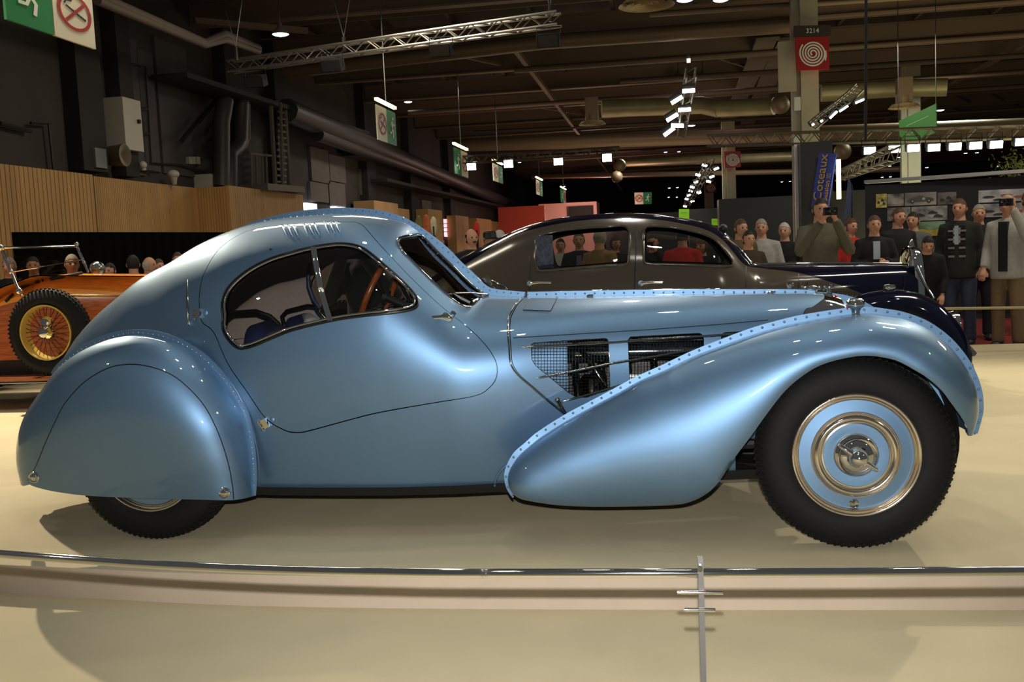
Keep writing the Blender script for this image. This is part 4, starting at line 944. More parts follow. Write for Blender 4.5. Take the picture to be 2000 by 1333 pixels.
for i in range(16):
    yy = 17+i*4.1+rr_.random()*2; x0 = -8+rr_.random()*12; MB().tube([(x0, yy, ZC-1.35-rr_.random()*.3), (x0+12+rr_.random()*34, yy, ZC-1.4-rr_.random()*.3)], .05+.05*rr_.random(), 8).build('roof_pipe', BEAM if i % 3 else PUR, cei, 60)
for i in range(26):
    yy = 15+4.6*(i % 9)+2.3; x0 = -6+rr_.random()*40; MB().bar((x0, yy-2.3, ZC-1.0), (x0+2.3, yy+2.3, ZC-1.0), .08, .10).build('roof_strut', BEAM, cei)
# diagonal wind braces and rooflight
for a, b in (((1008, 98), (1145, 280)), ((1165, 305), (1215, 372)), ((2010, 80), (1705, 250)), ((600, 60), (380, 40))):
    A = atZ(a[0], a[1], 7.0); Bp = atZ(b[0], b[1], 7.0) if b[1] < 330 else atD(b[0], b[1], 75); MB().bar(A, Bp, .14, .14).build('roof_brace', BEAM, cei)
sk = [atZ(a, b, ZC-.05) for a, b in ((1389, 98), (1462, 96), (1452, 108), (1386, 112))]
structure(mk('window_1', sk, [(0, 1, 2, 3)], mat('daylight', (255, 200, 215), .5, emit=2.2)))
# wall piers, grey bays, conduits, doors on the left wall
wl = structure(MB().box((XW+.05, 50, ZC-.15), (.1, 86, .3)).build('trim_3', DW2))
def wbox(name, px0, px1, y0, y1, dep, m, X=XW, par=wl, label=None):
    a = atX(px0, y0, X); b = atX(px1, y0, X); c = atX(px0, y1, X)
    b_ = MB().box((X+dep/2, (a[1]+b[1])/2, (a[2]+c[2])/2), (dep, abs(b[1]-a[1]), abs(a[2]-c[2]))); return b_.build(name, m, par, label=label)
for p0, p1, bt in ((92, 142, 328), (178, 205, 340), (395, 432, 362), (493, 512, 368), (672, 690, 420), (760, 772, 430), (840, 850, 440)): wbox('pier', p0, p1, -160, bt, .35, DW2)
GB = mat('grey_bay', (104, 96, 92), .75, noise=(2, .1))
for p0, p1, t, b in ((213, 260, 60, 335), (262, 292, 95, 330), (296, 356, 70, 335)): wbox('wall_panel', p0, p1, t, b, .06, mat('bay_dark', (74, 68, 66), .75, noise=(1.5, .15)))
for p0, p1, t, b in ((600, 635, 285, 352), (637, 668, 300, 352), (600, 635, 354, 392), (637, 668, 354, 400), (820, 838, 390, 430), (700, 712, 330, 380)): wbox('shutter_panel', p0, p1, t, b, .10, GB)
structure(wbox('window_2', 590, 612, 396, 411, .12, mat('white_day', (235, 240, 255), .5, emit=2.4), par=None)); structure(wbox('window_3', 645, 672, 403, 412, .12, MATS['white_day'], par=None))
structure(wbox('window_4', 866, 882, 428, 462, .12, mat('pink_day', (255, 190, 200), .5, emit=1.6), par=None)); structure(wbox('window_5', 978, 990, 436, 460, .12, MATS['pink_day'], par=None))
for px in (868, 873, 878): wbox('glazing_bar', px, px+.8, 428, 462, .16, DW2)
for py in (436, 444, 452): wbox('glazing_bar', 866, 882, py, py+1.2, .16, DW2)
# conduits
def px3(P, X): return [atX(a, b, X) for a, b in P]
CON = mat('conduit', (44, 40, 38), .5)
for P, r in (([(262, 212), (289, 212)], .03), ([(264, 262), (292, 260)], .03), ([(255, 125), (285, 130), (296, 318), (352, 322), (410, 340)], .03), ([(60, 240), (95, 242), (105, 335)], .03), ([(0, 240), (60, 256)], .04), ([(225, 325), (300, 335)], .03)):
    MB().tube(px3(P, XW+.12), r, 6).build('conduit', CON, wl)
# diagonal brackets and pipes
for P in ([(355, 275), (440, 175)], [(405, 280), (485, 188)]): MB().tube(px3(P, XW+.3), .06, 6).build('bracket', STEEL, wl)
DUCT = mat('dark_duct', (66, 62, 62), .5, .3)
for P, r in (([(432, 365), (432, 240), (440, 195)], .22), ([(449, 365), (449, 300), (462, 290), (470, 275), (472, 200), (470, 180)], .20), ([(455, 292), (475, 285), (481, 270), (480, 195)], .12)):
    MB().tube([p for p in px3(P, XW+.6)], r, 12).build('wall_duct', DUCT, wl, 60)
# pair of heating pipes under the roof
for dy in (0, 10):
    MB().tube([atX(190, -10+dy, -7.5), atX(400, 83+dy*.4, -7.5), atX(440, 66+dy, -7.3), atX(505, 94+dy*.5, -7.3)], .09, 8).build('heating_pipe', mat('pipe_paint', (120, 106, 96), .5), cei, 60)
# high level duct runs and ledges along the left wall
for (a, b, r) in (((560, 215), (1010, 405), .35), ((620, 262), (1060, 420), .22)): MB().tube([atX(a[0], a[1], -8.6), atX(b[0], b[1], -8.6)], r, 10).build('wall_duct', DUCT, wl, 60)
for (a, b) in (((330, 148), (700, 262)), ((690, 300), (900, 360)), ((735, 352), (1000, 410))): MB().bar(atX(a[0], a[1], -8.9), atX(b[0], b[1], -8.9), .9, .12).build('ledge', DW2, wl)
def wthing(name, px0, px1, y0, y1, dep, m, label, cat, X=XW, front=None):
    o = wbox(name, px0, px1, y0, y1, dep, m, X, None); tag(o, label, cat)
    return o
eb = wthing('electrical_cabinet', 196, 232, 191, 292, .5, mat('cabinet', (190, 184, 165), .5), 'tall pale electrical cabinet high on the dark left wall', 'cabinet')
wbox('latch', 226, 230, 236, 243, .55, BLACK, par=eb)
eb = wthing('junction_box', 150, 172, 290, 328, .4, mat('clear_box', (120, 122, 124), .3), 'small translucent fuse box just above the slatted panelling, left of the cabinet', 'box')
eb = wthing('junction_box', 378, 390, 341, 371, .45, MATS['cabinet'], 'small cream box at the right end of the dark bay, above the slats', 'box'); wbox('latch', 386, 389, 354, 358, .5, BLACK, par=eb)
for i, (p0, p1) in enumerate(((358, 365), (365, 371), (374, 381))):
    wthing('wall_switch', p0, p1-1, 306, 320, .15, MATS['cabinet'], ('left', 'middle', 'right')[i]+' square switch plate of three above the cream box', 'switch')
o = MB().ball(atX(338, 340, XW+.4), .15, 10, squash=(1, 1, .7)).tube([atX(338, 343, XW+.4), atX(341, 360, XW+.4)], [.11, .05], 8).build('wall_lamp', MATS['cabinet'], None, 50); tag(o, 'small pale funnel-shaped fixture over the slatted panel', 'lamp')
o = MB().ball(atX(279, 322, XW+.4), .09, 10).tube([atX(279, 322, XW+.4), atX(281, 332, XW+.4)], .06, 8).build('wall_lamp', MATS['cabinet'], None, 50); tag(o, 'tiny pale wall fixture at the foot of the thin pipe frame', 'lamp')
o = MB().lathe(atX(236, 303, XW+.5), (1, 0, 0), [(0, -.3), (.2, -.3), (.24, .1), (.2, .1), (0, .02)], 16).build('loudspeaker', mat('lens_brown', (90, 76, 52), .4), None, 40); tag(o, 'round horn fixture just below the tall electrical cabinet', 'loudspeaker')
# caged ladder
lad = thing('caged_ladder', atX(545, 370, -8.6), 'steel caged ladder and platform fixed high on the left wall', 'ladder')
LS = mat('ladder_steel', (110, 102, 92), .6, .3)
r0, r1, r2 = atX(528, 196, -8.6), atX(538, 364, -8.6), None
MB().tube([atX(528, 196, -8.6), atX(538, 366, -8.6)], .07, 6).build('rail', LS, lad); MB().tube([atX(556, 205, -8.6), atX(566, 366, -8.6)], .07, 6).build('rail', LS, lad); MB().tube([atX(548, 200, -8.3), atX(552, 366, -8.3)], .05, 6).build('rail', LS, lad)
for k in range(13):
    t = k/12; MB().tube([atX(540-4*t+3, 205+12.5*k, -8.6), atX(559-4*t+3, 209+12.3*k, -8.6)], .035, 6).build('rung', LS, lad)
a = atX(492, 366, -8.6); b = atX(567, 372, -8.6); MB().bar(a, b, .9, .18).build('landing', LS, lad)
for px in (490, 500, 512, 520):
    MB().tube([atX(px, 300, -8.6), atX(px+2, 366, -8.6)], .03, 6).build('guard_post', LS, lad)
MB().tube([atX(488, 300, -8.6), atX(530, 304, -8.6)], .03, 6).build('guard_rail', LS, lad)

# slatted timber panelling
SLAT = mat('oak_slats', (192, 148, 88), .55, noise=(1.2, .16, (2, 2, .25))); SLATB = mat('oak_groove', (158, 120, 70), .7)
def slatwall(name, A, Bp, zt, n, label, zb=ZL):
    A = np.array(A[:2]); Bp = np.array(Bp[:2]); d = Bp-A; L = np.linalg.norm(d); d /= L; nn = np.array([d[1], -d[0]])
    if nn[1] > 0 and abs(nn[1]) > .5: nn = -nn
    if abs(nn[0]) > .5 and nn[0] < 0: nn = -nn
    root = MB().bar((*((A+Bp)/2-d*L/2-nn*.06), (zt+zb)/2), (*((A+Bp)/2+d*L/2-nn*.06), (zt+zb)/2), .08, zt-zb).build(name, SLATB); tag(root, label, 'wall panel')
    b = MB(); st = L/n
    for i in range(n):
        c = A+d*(i+.5)*st; b.bar((*(c-d*st*.43), (zt+zb)/2), (*(c+d*st*.43), (zt+zb)/2), .04, zt-zb-.01)
    b.build('slats', SLAT, root, kind='stuff'); return root
t0 = atX(0, 322, -9.25); t1 = atX(179, 338, -9.25); t2 = atX(181, 347, -9.25); t3 = atX(402, 366, -9.25)
slatwall('slatted_panel', (t0[0], t0[1]-5), t1, (t0[2]+t1[2])/2, 60, 'slatted oak panelling at the far left, taller than its neighbour')
slatwall('slatted_panel', t2, t3, (t2[2]+t3[2])/2, 70, 'slatted oak panelling behind the black curtain, below the fuse boxes')
zt_ = (t2[2]+t3[2])/2; c1 = CAM+ray(445, 363)*((zt_-CAM[2])/ray(445, 363)[2]); c2 = atX(590, 379, c1[0])
slatwall('slatted_panel', (t3[0], c1[1]), c1, zt_, 12, 'narrow slatted oak return face of the projecting bay')
slatwall('slatted_panel', c1, c2, c2[2]*.5+zt_*.5, 44, 'slatted oak front of the projecting bay, right of the ducts')
OAK = mat('oak_plain', (190, 148, 92), .6, noise=(1, .15))
for i, (p0, p1, t) in enumerate(((690, 740, 393), (742, 782, 405), (803, 832, 409), (872, 898, 421), (905, 935, 427), (938, 975, 431), (1000, 1045, 437))):
    o = wbox('wooden_screen', p0, p1, t, 500, (.8, .4, .8, .5, .8, .4, .6)[i], OAK, XW+.13, par=None)
    tag(o, 'plain oak screen along the left wall, '+('nearest one beside the bright windows', 'second from the bright windows', 'third, with posters beside it', 'fourth, right of the pinkish window', 'fifth, behind the man with the moustache', 'sixth, left of the second pink window', 'furthest, before the pink stand')[i], 'screen')
# black curtain
ca, cb_ = atD(22, 453, 12), atD(476, 455, 16.3); cb = MB(); nf = 46
for i in range(nf):
    p = ca*(1-i/nf)+cb_*(i/nf); q = ca*(1-(i+1)/nf)+cb_*((i+1)/nf); o_ = 0
    w1, w2 = (.0, .03) if i % 2 else (.03, .0); cb.add([(p[0], p[1]+w1, ZL), (q[0], q[1]+w2, ZL), (q[0], q[1]+w2, ca[2]), (p[0], p[1]+w1, ca[2])], [(0, 1, 2, 3)])
cb.add([(ca[0], ca[1], ZL), (ca[0]-.3, ca[1]+2, ZL), (ca[0]-.3, ca[1]+2, ca[2]), (ca[0], ca[1], ca[2])], [(0, 1, 2, 3)])
tag(cb.build('curtain', mat('black_cloth', (5, 5, 6), 1., spec=.1)), 'low black curtain hung in front of the slatted wall', 'curtain')

pA, pB = atD(478, 486, 11.5), atD(868, 484, 11.5)  # unseen partition added so the coupe side windows read grey
o = MB().bar((pA[0], pA[1], (pA[2]+ZL)/2), (pB[0], pB[1], (pA[2]+ZL)/2), .08, pA[2]-ZL).build('added_partition', mat('partition_grey', (150, 132, 124), .7, noise=(1, .1))); tag(o, 'low brownish grey partition added to give the coupe side windows a grey tone', 'partition')
# ============================================================ hanging things
def text(s, c, right, up, h, m, par, name='lettering', depth=.004):
    cu_ = bpy.data.curves.new('t', 'FONT'); cu_.body = s; cu_.size = h; cu_.align_x = 'CENTER'; cu_.align_y = 'CENTER'; cu_.extrude = depth; cu_.resolution_u = 3
    o = bpy.data.objects.new('t', cu_); COL.objects.link(o); dg = bpy.context.evaluated_depsgraph_get(); dg.update()
    me = bpy.data.meshes.new_from_object(o.evaluated_get(dg)); bpy.data.objects.remove(o)
    r = Vector(right).normalized(); u = Vector(up).normalized(); nrm_ = r.cross(u); M = Matrix((r, u, nrm_)).transposed()
    V = [M@v.co+Vector(c) for v in me.vertices]; F = [tuple(p.vertices) for p in me.polygons]
    return mk(name, V, F, m, par)
def quadsign(name, P, th, m, label, cat, group=None):
    """flat board through four 3-D corners tl, tr, br, bl"""
    P = [np.array(p) for p in P]; n = np.cross(P[1]-P[0], P[3]-P[0]); n /= np.linalg.norm(n)
    if n@(CAM-P[0]) < 0: n = -n
    V = [p for p in P]+[p-n*th for p in P]; o = mk(name, V, [(0, 1, 2, 3), (7, 6, 5, 4), (0, 4, 5, 1), (1, 5, 6, 2), (2, 6, 7, 3), (3, 7, 4, 0)], m)
    if label: tag(o, label, cat, group)
    return o, n
def onq(P, u, v, n, k=.01): return P[0]+(P[1]-P[0])*u+(P[3]-P[0])*v+n*k
def decal(P, n, pts, m, par, name, k=.012):
    mk(name, [onq(P, u, v, n, k) for u, v in pts], [tuple(range(len(pts)))], m, par)
SR = mat('sign_red', (165, 30, 30), .5); SG = mat('sign_green', (16, 130, 72), .5); SW = mat('sign_white', (232, 226, 200), .5); SB = mat('sign_black', (20, 18, 16), .5)
SWH = mat('sign_pale', (235, 240, 225), .5)
def stroke(P, n, pts, w_, m, par, name, asp, k=.014, closed=False):
    """ribbon drawn on a board; u is scaled by asp = width/height"""
    q = np.array([(u*asp, v) for u, v in pts]); t = (np.roll(q, -1, 0)-np.roll(q, 1, 0)) if closed else np.gradient(q, axis=0); t /= np.linalg.norm(t, axis=1)[:, None]+1e-9
    o = np.stack([-t[:, 1], t[:, 0]], -1)*w_/2; N_ = len(q)
    V = [onq(P, a[0]/asp, a[1], n, k) for a in np.vstack([q+o, q-o])]; mk(name, V, [(i, (i+1) % N_, N_+(i+1) % N_, N_+i) for i in range(N_ if closed else N_-1)], m, par)
def runman(P, n, par, flip=False):
    f = (lambda u: 1-u) if flip else (lambda u: u)
    c = [(f(.62+.06*math.cos(a)), .22+.045*math.sin(a)) for a in np.linspace(0, 2*PI, 13)[:-1]]; decal(P, n, c, SWH, par, 'figure_head')
    for pts, w_ in (([(.60, .30), (.50, .52)], .10), ([(.58, .32), (.42, .36), (.34, .46)], .045), ([(.60, .33), (.72, .42), (.80, .38)], .045), ([(.50, .50), (.62, .62), (.58, .80)], .06), ([(.50, .52), (.42, .66), (.24, .66)], .06)):
        stroke(P, n, [(f(a), b) for a, b in pts], w_, SWH, par, 'figure_limb', .75)
def nosmoke(P, n, par):
    stroke(P, n, [(.5+.38*math.cos(a), .5+.285*math.sin(a)) for a in np.linspace(0, 2*PI, 29)[:-1]], .055, SR, par, 'red_ring', .75, closed=True)
    decal(P, n, [(.28, .44), (.30, .41), (.78, .56), (.76, .60)], SB, par, 'cigarette')
    stroke(P, n, [(.25, .40), (.30, .34), (.42, .33), (.45, .27)], .03, SB, par, 'smoke_mark', .75)
    stroke(P, n, [(.26, .68), (.74, .32)], .05, SR, par, 'red_bar', .75, k=.018)
def exitsign(X, tlx, tly, blx, bly, trx, brx, order, label, lightbar=True):
    """double hanging board in the plane X=const; corners from picture columns"""
    tl = atX(tlx, tly, X); bl = atX(blx, bly, X); zt, zb = tl[2], bl[2]; y0 = tl[1]; y1 = atX(trx, tly, X)[1]
    root = thing('hanging_sign', ((X), (y0+y1)/2, zt), label, 'sign', 'double exit and no-smoking signs along the left side')
    ym = (y0+y1)/2
    for i, kind in enumerate(order):
        a, b = (y0, ym-.01) if i == 0 else (ym+.01, y1)
        P = [np.array(v) for v in ((X, a, zt), (X, b, zt), (X, b, zb), (X, a, zb))]
        o, n = quadsign('green_panel' if kind == 'g' else 'white_panel', P, .03, SG if kind == 'g' else SW, None, None)
        o.parent = root; o.location = -root.location
        pl = P; par = o
        # children of o use absolute coordinates
        (runman if kind == 'g' else nosmoke)(pl, n, par)
    lb = MB().bar((X, y0, zt+.12), (X, y1, zt+.12), .08, .06); lb.build('light_bar', mat('sign_lamp', (255, 235, 170), .5, emit=5), root)
    MB().tube([(X, ym, zt+.12), (X, ym, ZC)], .015, 5).build('hanger', STEEL, root)
XS_ = -4.1
exitsign(XS_, 2, -95, 8, 35, 172, 172, 'gw', 'large green and white hanging sign cut off by the top left corner')
exitsign(XS_, 735, 203, 738, 272, 771, 771, 'wg', 'white and green hanging sign before the grey ducts, second from the left')
exitsign(XS_, 886, 287, 887, 338, 912, 912, 'gw', 'third hanging exit sign, left of the first bright flood')
exitsign(XS_, 963, 318, 964, 352, 981, 981, 'wg', 'fourth hanging exit sign, between the first two floods')
exitsign(XS_, 1047, 350, 1048, 379, 1059, 1059, 'wg', 'fifth small hanging exit sign right of the second flood')
exitsign(XS_, 1095, 368, 1096, 394, 1105, 1105, 'gw', 'sixth and furthest exit sign above the pink stand')
P = [atY(a, b, 58) for a, b in ((1239, 376), (1273, 375), (1273, 398), (1240, 399))]
rt = thing('hanging_sign', (P[0]+P[1])/2, 'small sign pair facing the camera high above the saloon roof', 'sign')
for i in (0, 1):
    Q = [P[0]*(1-i*.5)+P[1]*i*.5, P[0]*(.5-i*.5)+P[1]*(.5+i*.5), P[3]*(.5-i*.5)+P[2]*(.5+i*.5), P[3]*(1-i*.5)+P[2]*i*.5]
    o, n = quadsign('green_panel' if i else 'white_panel', Q, .03, SG if i else SW, None, None); o.parent = rt; o.location = -rt.location; (runman if i else nosmoke)(Q, n, o)
# hose-reel boards on the columns
COLM = mat('column_paint', (176, 168, 142), .6, noise=(1.5, .1))
def column(px, D, wpx, ytop, ybot, lab):
    c = atD(px, 400, D); w_ = wpx*D/FOC; o = MB().box((c[0], c[1], (ZC+ZL)/2), (w_, w_, ZC-ZL)).box((c[0]-w_*.72, c[1]+.05, (ZC+ZL)/2), (w_*.5, w_*.6, ZC-ZL)).build('column', COLM); structure(o)
    return c, w_
def hose(px0, px1, y0, y1, D, lab, num=None):
    P = [atD(px0, y0, D), atD(px1, y0-1, D), atD(px1+1, y1-2, D), atD(px0+2, y1, D)]
    o, n = quadsign('fire_hose_sign', P, .05, SR, lab, 'sign', 'red square fire-hose signs')
    pts = []
    for a in np.linspace(0, 2*PI*4.3, 120): r = .05+.35*a/(2*PI*4.3); pts.append((.5+r*math.cos(a+2.), .5+r*math.sin(a+2.)))
    stroke(P, n, pts, .045, SWH, o, 'spiral', 1.0); stroke(P, n, [(.88, .42), (.89, .60), (.86, .72)], .04, SWH, o, 'nozzle', 1.0)
    if num:
        Q = [atD(px0-3, y0-22, D), atD(px1+3, y0-24, D), atD(px1+3, y0-2, D), atD(px0-3, y0-1, D)]
        b, n2 = quadsign('number_board', Q, .05, mat('board_grey', (58, 52, 48), .6), None, None); b.parent = o
        r = Q[1]-Q[0]; text(num, (Q[0]+Q[2])/2+n2*.01, r, np.cross(n2, r), (Q[0]-Q[3])[2]*.62, SWH, b)
c, w_ = column(1583, 24.5, 33, 0, 0, ''); hose(1554, 1619, 72, 137, 23.6, 'largest red fire-hose sign, numbered board above, on the nearest column', '3214')
for (a, b, cc, d) in ((1553, 1562, 190, 215), (1550, 1562, 265, 290)):
    o = MB().box(atD((a+b)/2, (cc+d)/2, 24), (.14, .1, (d-cc)*24/FOC)).build('column_box', WHITE, None); tag(o, 'small white box on the nearest column '+('beside the duct end' if cc < 200 else 'just above the dark kiosk'), 'box')
column(1429, 47, 17, 0, 0, ''); hose(1414, 1446, 296, 328, 46, 'second red fire-hose sign, above the bright lamp cluster')
column(1388, 80, 12, 0, 0, ''); hose(1377, 1398, 357, 377, 78, 'smallest and furthest red fire-hose sign')
column(1784, 40, 23, 0, 0, '')
# kiosk clad in dark boards, and its banners
KD = mat('kiosk_dark', (30, 28, 30), .5); k0 = atD(1556, 283, 20); k1 = atD(1633, 280, 19)
k = MB(); zt_ = k0[2]; pa = np.array([k0[0], k0[1]]); pb = np.array([k1[0], k1[1]]); k.box(((pa[0]+pb[0])/2, (pa[1]+pb[1])/2+.4, (zt_+ZL)/2), (abs(pb[0]-pa[0]), .9, zt_-ZL))
ko = k.build('kiosk', KD); tag(ko, 'tall dark kiosk round the nearest column', 'kiosk')
MB().box((pa[0]-.02, pa[1]-.1, (zt_+ZL)/2), (.08, .1, zt_-ZL)).build('edge_trim', ALU, ko)
MB().box(atD(1638, 350, 18.9)+[0, 0, 0], (.07, .1, .75)).build('light_strip', mat('strip_white', (255, 240, 170), .5, emit=3), ko)
BB = mat('banner_blue', (56, 78, 190), .5); YL = mat('banner_yellow', (235, 190, 60), .5)
P = [atD(1600, 298, 19.25), atD(1633, 300, 18.95), atD(1617, 404, 19.1), atD(1584, 402, 19.4)]
bo, n = quadsign('banner', P, .03, BB, 'tilted blue banner with yellow lettering on the dark kiosk', 'banner')
upv = P[0]-P[3]; rt_ = np.cross(n, upv)*-1
text('Coteaux', onq(P, .36, .46, n, .02), upv, np.cross(n, upv), .26, YL, bo); text('passion !!!', onq(P, .80, .62, n, .02), upv, np.cross(n, upv), .13, YL, bo)
P = [atD(1658, 345, 17.5), atD(1664, 362, 17.5), atD(1662, 412, 17.5), atD(1649, 432, 17.5)]
bo, n = quadsign('banner', P, .03, mat('banner_slate', (70, 78, 120), .5), 'narrow slate-blue pointed banner right of the kiosk', 'banner'); MB().tube([P[1], (P[1][0], P[1][1]+.03, ZL)], .015, 6).build('pole', BLACK, bo)
# exhibition wall with photographs
pw0 = atD(1690, 363, 15.5); pw1 = atD(2060, 349, 14.2); pwz = pw0[2]
W_ = MB().bar((pw0[0], pw0[1], (pwz+ZL)/2), (pw1[0]+2, pw1[1]-.3, (pwz+ZL)/2), .15, pwz-ZL).build('display_wall', mat('display_black', (20, 20, 22), .6)); tag(W_, 'black display wall hung with racing photographs at right', 'wall panel')
MB().bar((pw0[0], pw0[1], pwz+.06), (pw1[0], pw1[1], pwz+.06), .2, .05).build('top_rail', ALU, W_)
def onwall(px, py):
    d = ray(px, py); e = np.array([pw1[0]+2-pw0[0], pw1[1]-.3-pw0[1]]); nn = np.array([-e[1], e[0]]); nn = nn/np.linalg.norm(nn)
    if nn[1] > 0: nn = -nn
    base = np.array([pw0[0], pw0[1]])+nn*.10; t = ((base-CAM[:2])@nn)/(d[:2]@nn); return CAM+d*t
def pic(x0, y0, x1, y1, rgb, lab, dark=(40, 38, 36), kind='n', sc_=2.):
    P = [onwall(x0, y0), onwall(x1, y0-(x1-x0)*.045), onwall(x1, y1-(x1-x0)*.045), onwall(x0, y1)]
    m = mat('photo_%d_%d' % (x0, y0), tuple(min(255, int(v*1.2)) for v in rgb), .45, noise=(sc_, .85, (1, 1, 1.6))); o, n = quadsign('photograph', P, .02, m, lab, 'picture', 'racing photographs on the black wall')
    DK = mat('photo_dark', (46, 44, 40), .5); LT = mat('photo_light', (190, 188, 180), .5)
    if kind == 'car':
        body_ = [(.08, .62), (.12, .46), (.30, .36), (.45, .24), (.56, .26), (.62, .36), (.85, .42), (.93, .55), (.92, .66), (.1, .70)]; decal(P, n, body_, mat('photo_mid', (92, 90, 82), .5), o, 'printed_car', .015)
        for cx in (.25, .77): decal(P, n, [(cx+.065*math.cos(a), .66+.15*math.sin(a)) for a in np.linspace(0, 2*PI, 13)[:-1]], DK, o, 'printed_wheel', .02); decal(P, n, [(cx+.03*math.cos(a), .66+.07*math.sin(a)) for a in np.linspace(0, 2*PI, 9)[:-1]], LT, o, 'printed_hub', .024)
        decal(P, n, [(.60+.05*math.cos(a), .50+.11*math.sin(a)) for a in np.linspace(0, 2*PI, 11)[:-1]], LT, o, 'printed_roundel', .022)
    if kind == 'boats':
        for cx, cy, cc in ((.2, .55, DK), (.55, .45, mat('boat_orange', (190, 90, 50), .5)), (.8, .6, MATS['boat_orange']), (.4, .8, DK)): decal(P, n, [(cx-.12, cy), (cx-.04, cy-.08), (cx+.06, cy-.08), (cx+.14, cy), (cx+.08, cy+.08), (cx-.08, cy+.08)], cc, o, 'printed_boat', .015)
    if kind == 'cars2':
        for cx, cy in ((.25, .6), (.6, .45), (.75, .7)): decal(P, n, [(cx-.14, cy+.08), (cx-.1, cy-.06), (cx-.02, cy-.14), (cx+.06, cy-.06), (cx+.14, cy), (cx+.12, cy+.08)], DK, o, 'printed_car', .015)
    if kind == 'field': decal(P, n, [(0, .55), (.3, .5), (.6, .6), (1, .5), (1, 1), (0, 1)], mat('photo_yellow', (180, 160, 50), .5, noise=(5, .5)), o, 'printed_field', .015)
    return o
pic(1711, 379, 1732, 406, (196, 150, 70), 'small red and yellow poster at the left end of the black wall', kind='cars2', sc_=8)
pic(1733, 379, 1765, 403, (120, 116, 108), 'grey crowd photograph right of the small yellow poster', sc_=6)
pic(1767, 377, 1829, 402, (150, 146, 134), 'wide grey photograph of an old racing car with a roundel', kind='car', sc_=1)
pic(1831, 376, 1868, 400, (96, 92, 86), 'dark grey photograph of a racing car nose, upper row', kind='cars2', sc_=4)
pic(1733, 406, 1778, 432, (110, 108, 100), 'grey spectators photograph, lower row left', sc_=7)
pic(1780, 404, 1850, 432, (132, 130, 122), 'black and white street race photograph in the middle row', kind='cars2', sc_=5)
pic(1782, 434, 1846, 462, (96, 122, 92), 'colour landscape photograph with yellow field at the bottom', kind='field', sc_=4)
pic(1911, 372, 2010, 396, (176, 186, 176), 'colour photograph of boats on pale water, top right', kind='boats', sc_=3)
pic(1911, 399, 2010, 425, (170, 176, 166), 'lower pale photograph of boats, top right', kind='boats', sc_=3)
# olive tree top above the wall
tr_ = thing('potted_tree', (atD(1985, 352, 16)[0], atD(1985, 352, 16)[1], pwz), 'bushy green plant showing over the display wall at far right', 'plant')
lf = MB(); c = atD(1988, 330, 16)
for i in range(420):
    p = c+np.array([random.gauss(0, .16), random.gauss(0, .16), random.gauss(0, .15)]); a = Vector((random.gauss(0, 1), random.gauss(0, 1), random.gauss(0, 1))).normalized()*.035; b = Vector((random.gauss(0, 1), random.gauss(0, 1), random.gauss(0, 1))).normalized()*.014
    p = Vector(p); lf.add([p-a, p+b, p+a, p-b], [(0, 1, 2, 3)])
lf.build('foliage', mat('leaf', (120, 128, 50), .6), tr_, kind='stuff'); MB().tube([c-[0, 0, .8], c], .03, 6).build('stem', mat('bark', (80, 60, 40), .8), tr_)
# green hanging banner and green stand signs
P = [atD(1755, 236, 26), atD(1828, 202, 25), atD(1829, 258, 25), atD(1758, 284, 26)]
o, n = quadsign('banner', P, .03, mat('banner_green', (52, 108, 48), .6), 'large translucent green banner hanging at upper right', 'banner')
MB().tube([P[0], (P[0][0], P[0][1], ZC)], .01, 4).tube([P[1], (P[1][0], P[1][1], ZC)], .01, 4).build('hanger', STEEL, o)
for v in (.35, .60, .70): stroke(P, n, [(.2, v), (.8, v)], .03, mat('banner_text', (120, 160, 110), .6), o, 'printed_line', 1.2)
LG = mat('lime', (130, 190, 40), .5, emit=.35)
for i, (a, b, c_, d) in enumerate(((1326, 408, 1346, 427), (1437, 406, 1456, 424), (1423, 413, 1436, 428), (1418, 419, 1424, 434), (1390, 427, 1404, 440))):
    P = [atY(a, b, 45), atY(c_, b, 45), atY(c_, d, 45), atY(a, d, 45)]; o, n = quadsign('stand_sign', P, .05, LG, ('lime green stand sign alone above the saloon roof', 'highest lime green sign right of the second column', 'middle lime sign of the cluster right of the second column', 'narrow lime sign at the left of the cluster', 'yellowish sign just over the saloon screen')[i], 'sign')
    stroke(P, n, [(.2, .4), (.8, .4)], .07, MATS['banner_text'], o, 'printed_line', 1.); m_p = (P[2]+P[3])/2; MB().tube([m_p+[0, .1, .1], (m_p[0], m_p[1]+.1, ZL)], .04, 6).build('sign_pole', BLACK, o)
